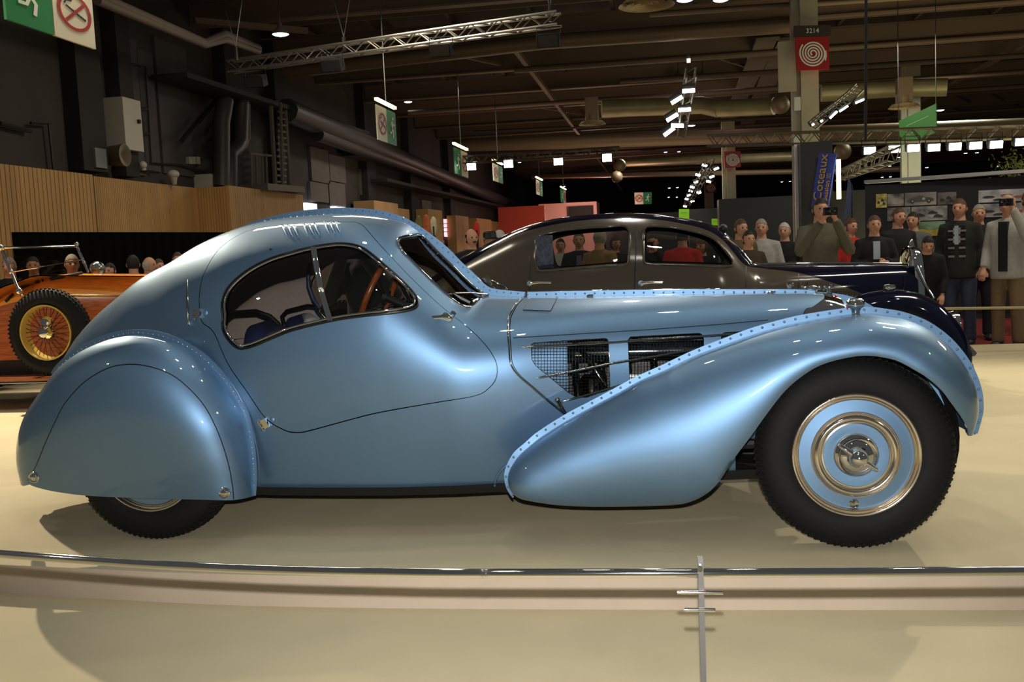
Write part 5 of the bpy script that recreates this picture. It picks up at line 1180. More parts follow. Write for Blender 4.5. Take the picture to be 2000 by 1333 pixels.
# pink lit stand at the end
p0 = atY(1052, 400, 60); p1 = atY(1165, 393, 60); o = MB().box(((p0[0]+p1[0])/2, 61.5, (p1[2]+ZL)/2), (p1[0]-p0[0], 3, p1[2]-ZL)).build('exhibition_stand', mat('pink_wall', (236, 176, 164), .7)); tag(o, 'large plain stand glowing pink at the far end of the hall', 'stand')
MB().box(atY(1135, 416, 59.7), (1.6, .1, .9)).build('stand_window', DW2, o)
o = MB().box(atY(1020, 442, 50)-[0, 0, .75], (2.6, .3, 3.7)).build('display_panel', mat('red_panel', (210, 70, 45), .6)); tag(o, 'small orange red panel between the oak screens and the pink stand', 'panel')
for i, (a, b, h, m_n, rgb, lab) in enumerate(((818, 420, 44, 'surf_a', (120, 110, 60), 'mottled green oval board leaning by the oak screens'), (833, 418, 46, 'surf_b', (180, 90, 50), 'orange striped oval board by the oak screens'), (847, 422, 40, 'surf_c', (190, 180, 150), 'pale oval board nearest the pinkish window'), (931, 432, 34, 'surf_r', (190, 30, 30), 'small red pointed board right of the moustached man'))):
    c = atD(a, b+h/2, 22); o = MB().ball(c, h/2*22/FOC, 12, squash=(.35, .1, 1.)).build('oval_board', mat(m_n, rgb, .5, noise=(3, .4))); o.data.name = 'oval_board'; MB().tube([c, (c[0], c[1]+.1, ZL)], .03, 6).build('stand', BLACK, o); tag(o, lab, 'board')
# dark stands in the distance behind the crowd
for i, (a, b, y0, y1, D, lab) in enumerate(((1345, 1420, 408, 440, 50, 'dark stand behind the second column'), (1405, 1555, 388, 440, 44, 'black stand backdrop left of the kiosk'), (1180, 1330, 420, 440, 62, 'long dark stand beyond the saloon roof'), (1630, 1700, 372, 440, 22, 'black stand wall right of the kiosk'))):
    p = atD(a, y0, D); q = atD(b, y0, D); o = MB().box(((p[0]+q[0])/2, (p[1]+q[1])/2+1, (p[2]+ZL)/2), (abs(q[0]-p[0]), 1.5, p[2]-ZL)).build('dark_stand', KD); tag(o, lab, 'stand')

# ---- trusses
def truss(name, A, Bp, w_, label, n=18, tri=False, group=None, m=ALU, r=.028):
    A = Vector(A); Bp = Vector(Bp); d = (Bp-A).normalized(); s_ = d.cross(Vector((0, 0, 1))).normalized(); u = s_.cross(d)
    root = thing(name, (A+Bp)/2, label, 'truss', group)
    offs = [s_*w_/2+u*w_/2, -s_*w_/2+u*w_/2, s_*w_/2-u*w_/2, -s_*w_/2-u*w_/2] if not tri else [s_*w_/2+u*w_/2, -s_*w_/2+u*w_/2, -u*w_/2]
    for o in offs: MB().tube([A+o, Bp+o], r, 6).build('chord', m, root, 60)
    lb = MB(); prs = [(0, 1), (2, 3), (0, 2), (1, 3)] if not tri else [(0, 1), (1, 2), (2, 0)]
    for k in range(n):
        a = A+(Bp-A)*k/n; b = A+(Bp-A)*(k+1)/n
        for (i, j) in prs:
            if k % 2: i, j = j, i
            lb.tube([a+offs[i], b+offs[j]], r*.5, 4, caps=False)
    lb.build('lacing', m, root, kind='stuff'); return root, (A, Bp, d, s_, u)
TZ = 5.6
tA = atZ(450, 130, TZ); tB = atZ(1092, 36, TZ)
root, info = truss('lighting_truss', tA, tB, .24, 'long aluminium box truss hanging across the upper left', 26)
for px, py in ((462, 118), (673, 100), (1075, 42)):
    c = atZ(px, py, TZ); MB().tube([c, c+[0, 0, .3]], .04, 6).tube([c+[0, 0, .3], c+[-.25, 0, 1.4]], .01, 4).tube([c+[0, 0, .3], c+[.25, 0, 1.4]], .01, 4).build('hanger_chain', STEEL, root)
def flood(c, label, group, on=False, rot=0, sz=(.34, .26, .2)):
    rt = thing('flood_light', c, label, 'lamp', group); R = Matrix.Rotation(rot, 3, 'X')
    MB().box(c, sz, R=R).build('housing', BLACK, rt); MB().box(Vector(c)+R@Vector((0, -sz[1]/2-.01, -.0)), (sz[0]*.9, .02, sz[2]*.85), R=R).build('lens', FLON if on else mat('lens_off', (34, 34, 36), .2), rt)
    MB().tube([Vector(c)+Vector((-sz[0]/2-.02, 0, 0)), Vector(c)+Vector((-sz[0]/2-.02, 0, .24)), Vector(c)+Vector((sz[0]/2+.02, 0, .24)), Vector(c)+Vector((sz[0]/2+.02, 0, 0))], .012, 5).build('yoke', BLACK, rt)
    return rt
FLON = mat('lamp_white', (255, 252, 240), .5, emit=14); FLW = mat('lamp_warm', (255, 238, 200), .5, emit=12); LMP = mat('lamp_disc', (235, 240, 255), .5, emit=9)
for i, (px, py) in enumerate(((500, 158), (650, 127), (862, 97), (1072, 78))): flood(atZ(px, py, TZ-.42), 'unlit black flood under the long truss, '+('by its left end', 'second from its left end', 'third from its left end', 'by its right end')[i], 'unlit floods under the long truss', False, .3, (.42, .3, .24))
# row of bright floods in the middle and at the right
for i, (px, py) in enumerate(((922, 324), (994, 319), (1091, 314), (1186, 307))):
    flood(atZ(px, py, 3.9), ('leftmost', 'second', 'third', 'rightmost')[i]+' of the four bright starry floods over the middle', 'four bright floods over the middle of the hall', True, .2, (.30, .2, .26))
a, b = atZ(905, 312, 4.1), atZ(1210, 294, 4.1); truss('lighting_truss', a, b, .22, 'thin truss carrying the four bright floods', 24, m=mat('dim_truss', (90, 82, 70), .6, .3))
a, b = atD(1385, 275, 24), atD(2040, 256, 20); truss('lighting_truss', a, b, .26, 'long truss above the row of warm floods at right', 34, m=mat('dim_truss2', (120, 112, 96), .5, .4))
for i, (px, py) in enumerate(((1697, 293), (1745, 290), (1782, 288), (1822, 287), (1863, 285), (1903, 283), (1943, 281), (1992, 276))):
    r_ = flood(atD(px, py, 21.5-.2*i), ('1697', 'a')[0] and ('first from the left', 'second from the left', 'third from the left', 'fourth from the left', 'fifth from the left', 'sixth from the left', 'seventh from the left', 'last at the picture edge')[i]+' in the row of warm floods at right', 'row of warm floods at right', True, .2, (.26, .2, .17))
a, b = atD(1640, 344, 24), atD(1745, 300, 15); truss('lighting_truss', a, b, .2, 'short slanting truss right of the kiosk', 16, m=MATS['dim_truss2'], r=.02)
# rig of bar lamps, near and far
def rig(pts, X0, lab, grp, sz, D0, D1, n0):
    pass
rg = [((1345, 177), 26, .0), ((1322, 195), 27, -.5), ((1337, 214), 28, .0), ((1313, 229), 29, -.5), ((1323, 245), 30, .1), ((1307, 257), 31, -.6), ((1345, 118), 25, 0)]
words = ('first', 'second', 'third', 'fourth', 'fifth', 'sixth', 'seventh', 'eighth', 'ninth', 'tenth', 'eleventh', 'twelfth', 'thirteenth', 'fourteenth')
def barlamp(px, py, D, tilt, wpx, hpx, label, grp):
    c = atD(px, py, D); R = Matrix.Rotation(-tilt, 3, 'Y'); w_ = wpx*D/FOC; h_ = hpx*D/FOC
    rt = thing('bar_lamp', c, label, 'lamp', grp); MB().box(Vector(c)+R@Vector((0, .12, h_*.8)), (w_, .2, h_*2.0), R=R).build('housing', BLACK, rt); MB().box(c, (w_, .04, h_), R=R).build('tube', FLON, rt)
for i, (p, D, t) in enumerate(rg): barlamp(p[0], p[1], D, -t, 24 if i < 6 else 6, 7, words[i]+' white bar lamp down the near lamp rig', 'bar lamps of the near rig')
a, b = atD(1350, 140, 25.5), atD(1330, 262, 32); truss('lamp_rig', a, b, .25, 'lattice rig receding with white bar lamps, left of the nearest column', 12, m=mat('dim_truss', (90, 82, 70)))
rf = [(218, 922), (283, 940), (180, 975), (258, 985), (240, 1012), (170, 1015), (148, 1043), (185, 1070), (140, 1065), (130, 1088), (118, 1110), (150, 1122), (108, 1150), (190, 1075)]
for i, (x, y) in enumerate(rf): barlamp(1300+x/2.855, y/2.855, 42+i*1.5, .3 if i % 2 else -.3, 10-.3*i, 4-.1*i, words[i]+' small bar lamp down the distant rig', 'bar lamps of the distant rig')
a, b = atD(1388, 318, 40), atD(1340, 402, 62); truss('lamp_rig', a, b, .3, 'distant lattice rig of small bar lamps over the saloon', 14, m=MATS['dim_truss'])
# curved truss before the nearest column
q = [atD(1578, 240, 16), atD(1600, 222, 16), atD(1630, 200, 16), atD(1655, 180, 16), atD(1672, 163, 16)]
cr = thing('curved_truss', q[2], 'short curved lattice truss hung before the nearest column', 'truss')
MB().tube(q, .018, 6).build('chord', ALU, cr, 60); q2 = [p+np.array([.12, .0, -.10]) for p in q]; MB().tube(q2, .018, 6).build('chord', ALU, cr, 60); q3_ = [p+np.array([.05, .22, 0]) for p in q]; MB().tube(q3_, .018, 6).build('chord', ALU, cr, 60)
lb = MB(); A_ = resamp(q, .07); B_ = resamp(q2, .07); m_n = min(len(A_), len(B_))
for i in range(m_n-1): lb.tube([A_[i], B_[i+1]], .008, 4, caps=False).tube([A_[i], B_[i]], .008, 4, caps=False)
lb.build('lacing', ALU, cr, kind='stuff')
for i, (x, y, t) in enumerate(((1588, 243, .6), (1605, 236, .6), (1628, 224, .75), (1648, 212, .55), (1680, 197, .35))):
    barlamp(x, y, 15.8, t, 18 if i > 1 else 4, 3.4, words[i]+' lamp along the curved truss', 'lamps of the curved truss')
# round high-bay lamps : shade disc with a bright face
def bay(px, py, wpx, label, zz=6.6, on=True):
    c = atZ(px, py, zz); D = (c-CAM)@FW
    if D > 86 or D < 0: D = 86; c = atD(px, py, D)
    r = wpx/2*D/FOC
    rt = thing('pendant_lamp', c, label, 'lamp', 'round pendant lamps under the roof')
    MB().lathe(c, (0, 0, 1), [(r*1.02, 0), (r*.9, r*.35), (r*.4, r*.8), (r*.25, r*1.4), (0, r*1.45)], 20).build('shade', mat('shade_alu', (130, 126, 116), .4, .6), rt, 50)
    MB().lathe(c, (0, 0, -1), [(r*.96, -.02), (r*.85, r*.05), (r*.5, r*.16), (0, r*.2)], 20).build('glowing_dish', LMP, rt, 60)
    MB().tube([c+[0, 0, r], (c[0], c[1], ZC)], .012, 4).build('cord', STEEL, rt)
bays = [(548, 67, 34), (1338, 0, 34), (1408, 0, 32), (1325, 153, 24), (1372, 150, 18), (797, 199, 17), (1350, 245, 17), (937, 277, 12), (1300, 297, 12), (1326, 296, 11), (1316, 328, 11), (1331, 327, 11), (1307, 367, 9), (1323, 366, 9), (1836, 215, 17), (1687, 276, 12), (1713, 275, 12), (1886, 299, 12), (1908, 298, 12), (1757, 307, 13), (1785, 306, 13), (1738, 324, 10), (1810, 327, 11), (1723, 346, 9), (1739, 345, 9), (1700, 335, 9), (1688, 334, 9), (1527, 355, 8), (1543, 354, 8), (1065, 344, 10), (1102, 364, 8), (1303, 328, 9), (1949, 324, 10), (1938, 337, 10), (1953, 336, 10), (1306, 385, 7), (1322, 385, 7), (1637, 311, 9), (1015, 317, 11), (1416, 296, 10)]
near = {0: 'round lamp glowing with a halo above the left end of the long truss', 1: 'left round lamp of the pair cut by the top edge', 2: 'right round lamp of the pair cut by the top edge', 5: 'round lamp beside the second hanging sign', 6: 'round lamp at the lower end of the near lamp rig', 14: 'round lamp beside the large green banner'}
def dlab(i):
    x = bays[i][0]; side = x >= 1500; L_ = sorted((b[0], b[1]) for j, b in enumerate(bays) if (b[0] >= 1500) == side and j not in near)
    k = L_.index((x, bays[i][1]))+1 if i not in near else 0; sfx = {1: 'st', 2: 'nd', 3: 'rd'}.get(k if k < 20 else k % 10, 'th')
    return '%d%s from the left of the small pendant lamps %s' % (k, sfx, 'over the right half of the hall' if side else 'left of the nearest column')
for i, (x, y, w_) in enumerate(bays):
    hz = 490-.0438*(x-1000); D = .28*FOC/w_*1.6; zz = min(7.2, CAM[2]+(hz-y)*D/FOC)
    zz = max(3.0, zz); 
    if zz < 6.0: w2 = w_
    bay(x, y, w_*(.95 if w_ > 13 else .62), near.get(i, dlab(i)), zz if y > 120 else 6.3)
# ---- ventilation
DZ = mat('duct_zinc', (158, 148, 110), .45, .35, noise=(2, .15)); DB = mat('duct_brown', (128, 108, 84), .5, .3)
def duct(P, r, m, label, D=None, z=None, name='air_duct', tag_=True):
    q = [atD(a, b, c) for a, b, c in P]; o = MB().tube(q, r, 14).build(name, m, None, 60); tag(o, label, 'duct'); return o
def diffuser(px, py, wpx, D, label, box=None):
    c = atD(px, py, D); r = wpx/2*D/FOC; rt = thing('ceiling_diffuser', c, label, 'vent', 'round air diffusers')
    for i, k in enumerate((1, .72, .46, .22)):
        MB().lathe(c, (0, 0, 1), [(r*k, .0), (r*k*.82, .06+.02*i), (r*k*.78, .10+.02*i), (r*k*.95, .03)], 32).build('cone_ring', mat('diffuser_paint', (200, 176, 130), .5), rt, 50)
    if box: MB().box(c+[0, 0, r*1.1], (r*.9, r*.9, r*1.6)).build('plenum_box', DB, rt)
    MB().tube([c+[0, 0, .1], c+[0, 0, r*.7]], r*.5, 16).build('neck', DB, rt, 60)
diffuser(1263, 11, 110, 20, 'big round air diffuser cut by the top edge'); diffuser(1157, 243, 54, 30, 'round diffuser under a square box at the middle', 1); diffuser(1766, 210, 60, 29, 'round diffuser under a square box at upper right', 1)
duct([(1175, 212, 35), (1370, 205, 35), (1405, 212, 34.6)], .31, DZ, 'long yellowish duct running right from the square box')
duct([(1404, 212, 34.2), (1512, 207, 33)], .29, DZ, 'short fat duct ending left of the nearest column')
o = MB().ball(atD(1524, 204, 32.4), .31, 16).build('duct_end', DB, None, 80); tag(o, 'bulbous brown duct end by the nearest column', 'duct')
duct([(1604, 182, 31), (1755, 172, 30.5), (1850, 170, 30)], .27, DZ, 'yellowish duct running right from the nearest column')
duct([(900, 284, 44), (1560, 262, 36), (2060, 246, 30)], .28, DB, 'long brown duct crossing the hall behind the columns')
duct([(1210, 318, 60), (1560, 305, 50)], .25, DZ, 'distant greenish duct behind the four floods')
duct([(560, 140, 29), (1060, 82, 27), (1550, 48, 25)], .20, DB, 'dull duct running just behind the long truss')
duct([(1040, 345, 62), (1560, 335, 50), (1760, 330, 44)], .14, DB, 'thin distant pipe low under the roof')
for i, (a, b, c, d, D) in enumerate(((1195, 352, 1215, 338, 50), (1205, 315, 1216, 330, 46), (1640, 290, 1652, 300, 34))):
    o = MB().ball(atD((a+c)/2, (b+d)/2, D), .3, 12).build('duct_end', DB, None, 80); tag(o, ('round duct end above the lime sign', 'small round duct end right of the rightmost starry flood', 'round brown duct end right of the kiosk')[i], 'duct')
# cable ladder trays between the rooflight and the kiosk
for k in range(2):
    a0_, a1_ = atZ(1500+k*40, 75, 7.3), atZ(1410+k*40, 262, 7.3)
    MB().bar(a0_, a1_, .7, .08).build('cable_tray', mat('tray_grey', (116, 104, 88), .6), cei)
for x in (1690, 1693): MB().tube([atD(x, -10, 14), atD(x-1, 275, 14)], .012, 5).build('hanging_cable', BLACK, cei)
o = MB().box(atD(1537, 130, 24), (.42, .1, 1.2)).build('roof_panel', COLM); tag(o, 'pale rectangular panel left of the largest hose sign', 'panel')
# ============================================================ PEOPLE
SKIN = mat('skin', (206, 152, 120), .55, noise=(20, .06)); EYEW = mat('eye', (40, 28, 22), .3); LIP = mat('lip', (160, 92, 80), .5)
def remesh(name, mb, vox, m, smooth_it=1):
    me = bpy.data.meshes.new(name); me.from_pydata([tuple(v) for v in mb.V], [], [tuple(f) for f in mb.F]); me.update()
    o = bpy.data.objects.new(name, me); COL.objects.link(o); r = o.modifiers.new('r', 'REMESH'); r.mode = 'VOXEL'; r.voxel_size = vox
    s = o.modifiers.new('s', 'SMOOTH'); s.factor = .5; s.iterations = smooth_it
    dg = bpy.context.evaluated_depsgraph_get(); dg.update(); out = bpy.data.meshes.new_from_object(o.evaluated_get(dg)); bpy.data.objects.remove(o)
    out.name = name; out.materials.clear(); out.materials.append(m); out.polygons.foreach_set('use_smooth', [True]*len(out.polygons)); return out
def ring(cx, cy, cz, rx, ry, n=16):
    return [(cx+rx*math.copysign(abs(math.cos(2*PI*k/n))**.85, math.cos(2*PI*k/n)), cy+ry*math.copysign(abs(math.sin(2*PI*k/n))**.85, math.sin(2*PI*k/n)), cz) for k in range(n)]
def loft(mb, rings):
    n = len(rings[0]); V = [p for r in rings for p in r]; F = [(i*n+k, i*n+(k+1) % n, (i+1)*n+(k+1) % n, (i+1)*n+k) for i in range(len(rings)-1) for k in range(n)]
    F += [tuple(range(n))[::-1], tuple((len(rings)-1)*n+k for k in range(n))]; mb.add(V, F)
def headgrid(k=1., top=False, dz=0):
    V = []; nu, nv = 28, 22
    for j in range(nv+1):
        t = PI*j/nv; z = math.cos(t); s = math.sin(t)
        for i in range(nu):
            a = 2*PI*i/nu; x = s*math.cos(a); y = s*math.sin(a)
            X = x*.078; Y = y*.096; Z = z*.122
            if z < 0: X *= 1+.28*z; Y *= (1+.18*z) if y > 0 else (1+.35*z)
            if y > 0 and not top:
                nose = math.exp(-((x/.20)**2+((z+.12)/.22)**2)); Y += .030*nose*(1 if z < .05 else .6)
                for ex in (-.38, .38): Y -= .012*math.exp(-(((x-ex)/.2)**2+((z-.12)/.13)**2))
                Y += .007*math.exp(-((x/.5)**2+((z-.30)/.10)**2)); Y += .010*math.exp(-((x/.28)**2+((z+.82)/.14)**2))
                Y += .005*math.exp(-((x/.25)**2+((z+.50)/.08)**2))
            V.append((X*k, Y*k, Z*k+dz))
    F = [(j*nu+i, (j+1)*nu+i, (j+1)*nu+(i+1) % nu, j*nu+(i+1) % nu) for j in range(nv) for i in range(nu)]
    return V, F
POSES = {'down': ((.235, -.02, 1.14, .25, .07, .91), (.235, -.02, 1.14, .25, .07, .91), 0), 'camera': ((.27, .14, 1.19, .07, .27, 1.52), (.27, .14, 1.19, .07, .27, 1.50), 0),
         'chest': ((.25, .03, 1.15, .09, .26, 1.17), (.25, .03, 1.15, .05, .27, 1.12), 0), 'raise': ((.26, .12, 1.24, .14, .24, 1.60), (.235, -.02, 1.14, .23, .10, .92), 0),
         'lean': ((.24, .08, 1.12, .20, .24, .95), (.24, .08, 1.12, .20, .24, .95), .42), 'pocket': ((.27, -.04, 1.15, .19, .08, .97), (.235, -.02, 1.14, .25, .07, .91), 0)}
def tilt(v, a):
    if v[2] < .9: return tuple(v)
    z = v[2]-.92; y = v[1]; return (v[0], y*math.cos(a)+z*math.sin(a), .92+z*math.cos(a)-y*math.sin(a))
PM_ = {}
def pose_meshes(pose):
    if pose in PM_: return PM_[pose]
    Lh, Rh, an = POSES[pose]; b = MB(); j = MB(); t = MB(); T = lambda v: tilt(v, an)
    loft(b, [[T(p) for p in ring(0, 0, z, rx, ry)] for z, rx, ry in ((.86, .14, .09), (.95, .155, .105), (1.08, .14, .10), (1.22, .155, .11), (1.36, .165, .11), (1.43, .13, .085), (1.47, .07, .065), (1.53, .058, .06), (1.60, .055, .06))])
    V, F = headgrid(); hc = (0, .02, 1.625); b.add([T((x, y+hc[1], z+hc[2])) for x, y, z in V], F)
    for s in (-1, 1):
        b.ball(T((s*.079, .01, 1.62)), .026, 8, squash=(.35, .7, 1.1))
        e = Lh if s < 0 else Rh; sh = T((s*.165, 0, 1.40)); el = T((s*e[0], e[1], e[2])); wr = T((s*e[3], e[4], e[5]))
        b.tube([T((s*.10, 0, 1.41)), sh, (Vector(sh)+Vector(el))/2, el, (Vector(el)*.6+Vector(wr)*.4), wr], [.06, .055, .046, .038, .037, .026], 10)
        d = (Vector(wr)-Vector(el)).normalized(); w0 = Vector(wr); side = d.cross(Vector((0, 1, .3))).normalized(); pn = d.cross(side).normalized()
        b.tube([w0-d*.01, w0+d*.04, w0+d*.09], [.026, .036, .034], 8, flat=.6)
        for k, (o_, ln) in enumerate(((-.028, .066), (-.010, .078), (.010, .073), (.028, .058))):
            r0_ = w0+d*.08+side*o_; b.tube([r0_, r0_+d*ln*.5+pn*.012, r0_+d*ln*.8+pn*.034], [.0095, .009, .0075], 6)
        b.tube([w0+d*.03+side*(-.03*s), w0+d*.065+side*(-.055*s)+pn*.015, w0+d*.095+side*(-.05*s)+pn*.03], [.012, .011, .009], 6)
        # sleeves
        j.tube([T((s*.09, 0, 1.40)), T((s*.17, 0, 1.40)), (Vector(sh)+Vector(el))/2, el, (Vector(el)*.5+Vector(wr)*.5), Vector(wr)-d*.015], [.085, .080, .070, .064, .056, .046], 12)
        hip = (s*.09, 0, .93); kn = (s*.105, .02, .50); ak = (s*.11, -.01, .09)
        b.tube([hip, kn, ak, (s*.11, .0, .05)], [.085, .055, .038, .036], 10); b.tube([(s*.11, -.04, .04), (s*.12, .12, .03)], [.036, .03], 8)
        t.tube([(s*.085, 0, .96), (s*.095, .0, .80), kn, (s*.11, 0, .28), (s*.112, -.01, .07)], [.105, .100, .078, .070, .072], 12)
    loft(j, [[T(p) for p in ring(0, 0, z, rx, ry)] for z, rx, ry in ((.80, .195, .14), (.86, .195, .145), (1.0, .185, .145), (1.15, .18, .14), (1.30, .195, .14), (1.40, .18, .115), (1.45, .11, .09), (1.49, .085, .08))])
    loft(t, [ring(0, 0, z, rx, ry) for z, rx, ry in ((.84, .16, .11), (.93, .17, .12), (1.0, .165, .115))])
    PM_[pose] = (remesh('body', b, .0095, SKIN, 1), remesh('jacket', j, .017, BLACK, 2), remesh('trousers', t, .02, BLACK, 2), T); return PM_[pose]
def cutgrid(k, cond, dz=0., nm='hair', m=BLACK):
    V, F = headgrid(k, True, dz); F = [f for f in F if cond(np.mean([V[i] for i in f], axis=0))]; me = mk(nm, V, F, m, smooth=179, mesh_only=True); return me
HAIR = {'short': cutgrid(1.06, lambda c: c[2] > .078-.02*abs(c[0])/.05 or (c[1] < .015 and c[2] > -.05)), 'bald': cutgrid(1.06, lambda c: c[1] < .02 and -.06 < c[2] < .055), 'long': cutgrid(1.14, lambda c: c[2] > .06 or c[1] < .03)}
hb_ = MB().lathe((0, 0, .04), (0, 0, 1), [(.145, -.02), (.10, .0), (.092, .01), (.09, .06), (.075, .085), (0, .09)], 24); HAIR['hat'] = mk('hat', hb_.V, hb_.F, BLACK, smooth=60, mesh_only=True)
eb_ = MB().ball((0, 0, 0), .0105, 8); EYE = mk('eye', eb_.V, eb_.F, EYEW, smooth=179, mesh_only=True)
mb_ = MB().ball((0, 0, 0), .02, 8, squash=(1, .35, .28)); MOUTH = mk('mouth', mb_.V, mb_.F, LIP, smooth=179, mesh_only=True)
mb_ = MB().ball((0, 0, 0), .032, 8, squash=(1, .4, .32)); MOUST = mk('moustache', mb_.V, mb_.F, BLACK, smooth=179, mesh_only=True)
sh_ = MB(); sh_.tube([(0, -.09, .045), (0, -.02, .05), (0, .08, .04), (0, .17, .03)], [.045, .05, .045, .030], 12, flat=1); SHOE = mk('shoe', sh_.V, sh_.F, BLACK, smooth=179, mesh_only=True)
cm_ = MB().box((0, 0, 0), (.13, .06, .08)).lathe((0, .03, 0), (0, 1, 0), [(.035, 0), (.035, .05), (.028, .052), (0, .04)], 16); CAMM = mk('camera', cm_.V, cm_.F, mat('camera_black', (14, 14, 15), .3), smooth=30, mesh_only=True)
def setm(o, m): o.material_slots[0].link = 'OBJECT'; o.material_slots[0].material = m
def person(px, py, D, pose, face, jc, tc, hair, hc, label, H=None, extra=None, lift=0, grp='onlookers'):
    """px,py = centre of the head in the picture, D = distance; face = heading in degrees, -90 looks at the camera"""
    h = atD(px, py, D); an = POSES[pose][2]; bz, jz, tz, T = pose_meshes(pose); hl = T((0, .02, 1.625)); zb = ZL+lift
    k = (h[2]-zb)/hl[2]; k = H/1.75 if H else k; a = math.radians(face-90); base = np.array([h[0]-(-math.sin(a))*hl[1]*k*0, h[1], h[2]-hl[2]*k if H else zb])
    base[0] -= -math.sin(a)*hl[1]*k; base[1] -= math.cos(a)*hl[1]*k
    o = bpy.data.objects.new('person', None); COL.objects.link(o); o.location = tuple(base); o.rotation_euler = (0, 0, a); o.scale = (k, k, k); tag(o, label, 'person')
    def ch(nm, me, loc=(0, 0, 0), m=None, rot=None, par=o):
        c = bpy.data.objects.new(nm, me); COL.objects.link(c); c.parent = par; c.location = loc
        if rot: c.rotation_euler = rot
        if m: setm(c, m)
        return c
    b = ch('body', bz); j = ch('jacket', jz, m=jc); ch('trousers', tz, m=tc)
    hp = T((0, .02, 1.625)); r = (-an, 0, 0)
    if hair: ch('hat' if hair == 'hat' else 'hair', HAIR[hair], hp, hc, r)
    for s in (-1, 1):
        ch('eye', EYE, T((s*.031, .105, 1.638))); ch('shoe', SHOE, (s*.112, .02, 0), mat('shoe_grey', (70, 66, 60), .7) if extra == 'greyshoe' else None)
    ch('mouth', MOUTH, T((0, .112, 1.565)))
    if extra == 'moustache': ch('moustache', MOUST, T((0, .116, 1.583)))
    if pose == 'camera': c = ch('camera', CAMM, T((0, .33, 1.60)))
    if pose == 'raise': ch('camera', CAMM, T((-.10, .30, 1.66)))
    if extra == 'stripes':
        for s in (-1, 1):
            for q in range(8): sb_ = MB().box((s*.06, .135-.002*q, 1.42-.05*q), (.07, .04, .024)); ch('scarf_stripe' if q % 2 else 'scarf_band', mk('scarf', sb_.V, sb_.F, mat('scarf_grey', (130, 124, 116), .8) if q % 2 else BLACK, mesh_only=True))
    if extra == 'redwhite':
        sb_ = MB().box((-.10, .142, 1.16), (.18, .02, .05), R=Matrix.Rotation(.35, 3, 'Y')).box((.22, .06, 1.2), (.13, .15, .10)); ch('white_patch', mk('patch', sb_.V, sb_.F, WHITE, mesh_only=True))
    if extra == 'shirt': sb_ = MB().box((0, .118, 1.30), (.07, .05, .24)); ch('shirt', mk('shirt', sb_.V, sb_.F, mat('shirt_mauve', (110, 92, 120), .8), mesh_only=True))
    if extra == 'open': sb_ = MB().box((0, .12, 1.17), (.10, .06, .56)); ch('inner_shirt', mk('inner_shirt', sb_.V, sb_.F, BLACK, mesh_only=True))
    if extra in ('shirtw', 'stripes'): sb_ = MB().box((0, .118, 1.32), (.08, .05, .22)); ch('shirt', mk('shirt', sb_.V, sb_.F, mat('shirt_pale', (170, 180, 190), .8), mesh_only=True))
    return o
def cl(n, rgb): return mat('cloth_'+n, rgb, .85, noise=(40, .12), bump=(200, .3))
BK = cl('black', (16, 16, 18)); OL = cl('olive', (92, 88, 70)); KH = cl('khaki', (120, 100, 70)); JE = cl('denim', (52, 60, 78)); RD = cl('red', (190, 44, 32)); GR = cl('grey', (96, 96, 98)); LGy = cl('pale', (168, 166, 158)); DB_ = cl('dark_brown', (60, 46, 32)); TAN = cl('tan', (130, 100, 56)); DG = cl('dark_green', (30, 32, 26))
HB = mat('hair_black', (22, 18, 16), .7); HG = mat('hair_grey', (150, 142, 130), .7); HBr = mat('hair_brown', (80, 56, 36), .7); HW = mat('hair_white', (190, 186, 176), .7)
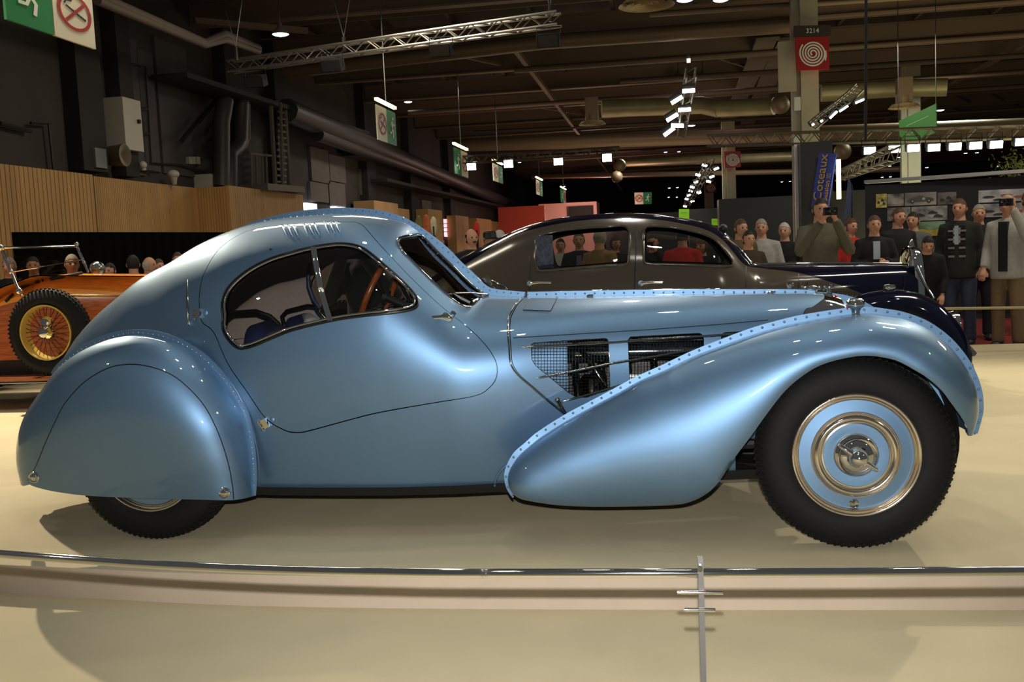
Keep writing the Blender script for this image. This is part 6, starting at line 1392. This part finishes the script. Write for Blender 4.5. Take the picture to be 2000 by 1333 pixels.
# right-hand crowd
P_ = [
 (1602, 410, 10.4, 'camera', -80, OL, JE, 'short', HB, 'tall man in an olive anorak raising a camera in front of the kiosk', None),
 (1447, 447, 11.2, 'down', -60, cl('mustard', (90, 74, 44)), JE, 'short', HBr, 'person with brown hair just right of the saloon screen', None),
 (1487, 446, 11.6, 'down', -100, LGy, JE, 'short', HG, 'person in a pale striped sweater behind the saloon bonnet', None),
 (1462, 468, 10.9, 'chest', -70, DB_, JE, 'short', HB, 'short person in a brown coat next to the saloon screen', None),
 (1532, 452, 12, 'chest', -110, BK, BK, 'short', HW, 'white-haired person in black left of the man with the camera', None),
 (1630, 450, 13.2, 'down', -90, GR, JE, 'short', HB, 'dark-haired person half hidden behind the olive anorak', None),
 (1662, 444, 12.0, 'down', -60, RD, JE, 'short', HBr, 'person in a bright red top beyond the saloon bonnet', None),
 (1708, 440, 10.8, 'chest', -90, BK, BK, 'short', HBr, 'man in a black jacket with folded hands behind the bonnet', 'shirtw'),
 (1755, 425, 11.6, 'down', -70, BK, BK, 'short', HBr, 'tall person in black beneath the landscape photograph', None),
 (1783, 432, 12.2, 'down', -120, GR, JE, 'short', HB, 'person behind in grey between the two black jackets', None),
 (1812, 478, 10.6, 'lean', -95, BK, BK, 'short', HB, 'stooping person in black beside the chrome radiator', None),
 (1874, 408, 11.4, 'down', -120, DG, JE, 'short', HBr, 'man in a dark coat with a striped scarf and jeans', 'stripes'),
 (1912, 418, 11.9, 'down', -100, BK, BK, 'short', HG, 'person in black behind the striped scarf', None),
 (1968, 402, 10.9, 'raise', -130, LGy, KH, 'short', HG, 'person in a pale coat and khaki trousers holding up a camera', 'open'),
 (2010, 392, 12.2, 'down', -80, LGy, KH, 'short', HBr, 'person in a pale coat cut by the right edge', 'greyshoe'),
 # middle, behind the coupe and through the saloon windows
 (921, 466, 11.5, 'down', -55, BK, BK, 'bald', HB, 'balding man with a moustache above the coupe windscreen', 'moustache'),
 (957, 470, 12, 'down', 40, BK, BK, 'hat', BLACK, 'person in a dark brimmed hat beside the moustached man', None),
 (976, 466, 13, 'down', 60, GR, BK, 'short', HW, 'white-haired person next to the dark hat', None),
 (1131, 470, 12.1, 'chest', -90, BK, BK, 'short', HBr, 'man in a black coat seen through the saloon rear window', 'shirt'),
 (1172, 466, 10.9, 'down', 60, TAN, DB_, 'short', HG, 'person in a tan coat with back turned, through the saloon rear window', None),
 (1095, 480, 14, 'down', -90, LGy, JE, 'short', HB, 'distant person in a pale coat through the saloon rear window', None),
 (1202, 476, 13, 'down', -60, BK, BK, 'long', HBr, 'long-haired person at the right of the saloon rear window', None),
 (1275, 474, 11.6, 'camera', -100, BK, BK, 'short', HB, 'person in black with raised hands through the saloon front window', None),
 (1333, 462, 10.9, 'down', 80, RD, BK, 'short', HB, 'person in a red and white racing jacket through the front window', 'redwhite'),
 (1370, 482, 11.6, 'down', -120, BK, BK, 'long', HBr, 'dark-haired person right of the red racing jacket', None),
 # left, behind the roadster
 (18, 522, 10.6, 'down', -80, BK, BK, 'short', HG, 'grey-haired person behind the roadster screen at the far left', None),
 (65, 520, 10.9, 'down', -60, BK, BK, 'short', HB, 'dark-haired man seen through the roadster windscreen', None),
 (141, 517, 10.0, 'down', -50, DB_, BK, 'short', HG, 'lined older man beside the far post of the roadster screen', None),
 (215, 530, 11.6, 'down', -90, BK, BK, 'short', HB, 'person mostly hidden behind the roadster bonnet', None),
 (260, 517, 10.6, 'down', 120, BK, BK, 'short', HB, 'dark-haired person in black turned away behind the roadster', None),
 (292, 519, 11.5, 'down', 0, BK, BK, 'bald', HW, 'bald person in profile behind the roadster bonnet', None),
 (310, 521, 12.6, 'down', -30, GR, BK, 'short', HBr, 'person just behind the bald profile', None),
 (347, 508, 13.2, 'down', -60, BK, BK, 'short', HBr, 'brown-haired person beside the coupe roof slope', None)]
for (x, y, D, po, fc, jc, tc, ha, hc, lab, ex) in P_: person(x, y, D, po, fc, jc, tc, ha, hc, lab, extra=ex)
person(716, 462, 6.5, 'camera', -100, BK, BK, 'short', HB, 'person in black added behind the coupe side window in place of a reflection', extra=None)  # added figure, standing in for one reflected in the coupe glass
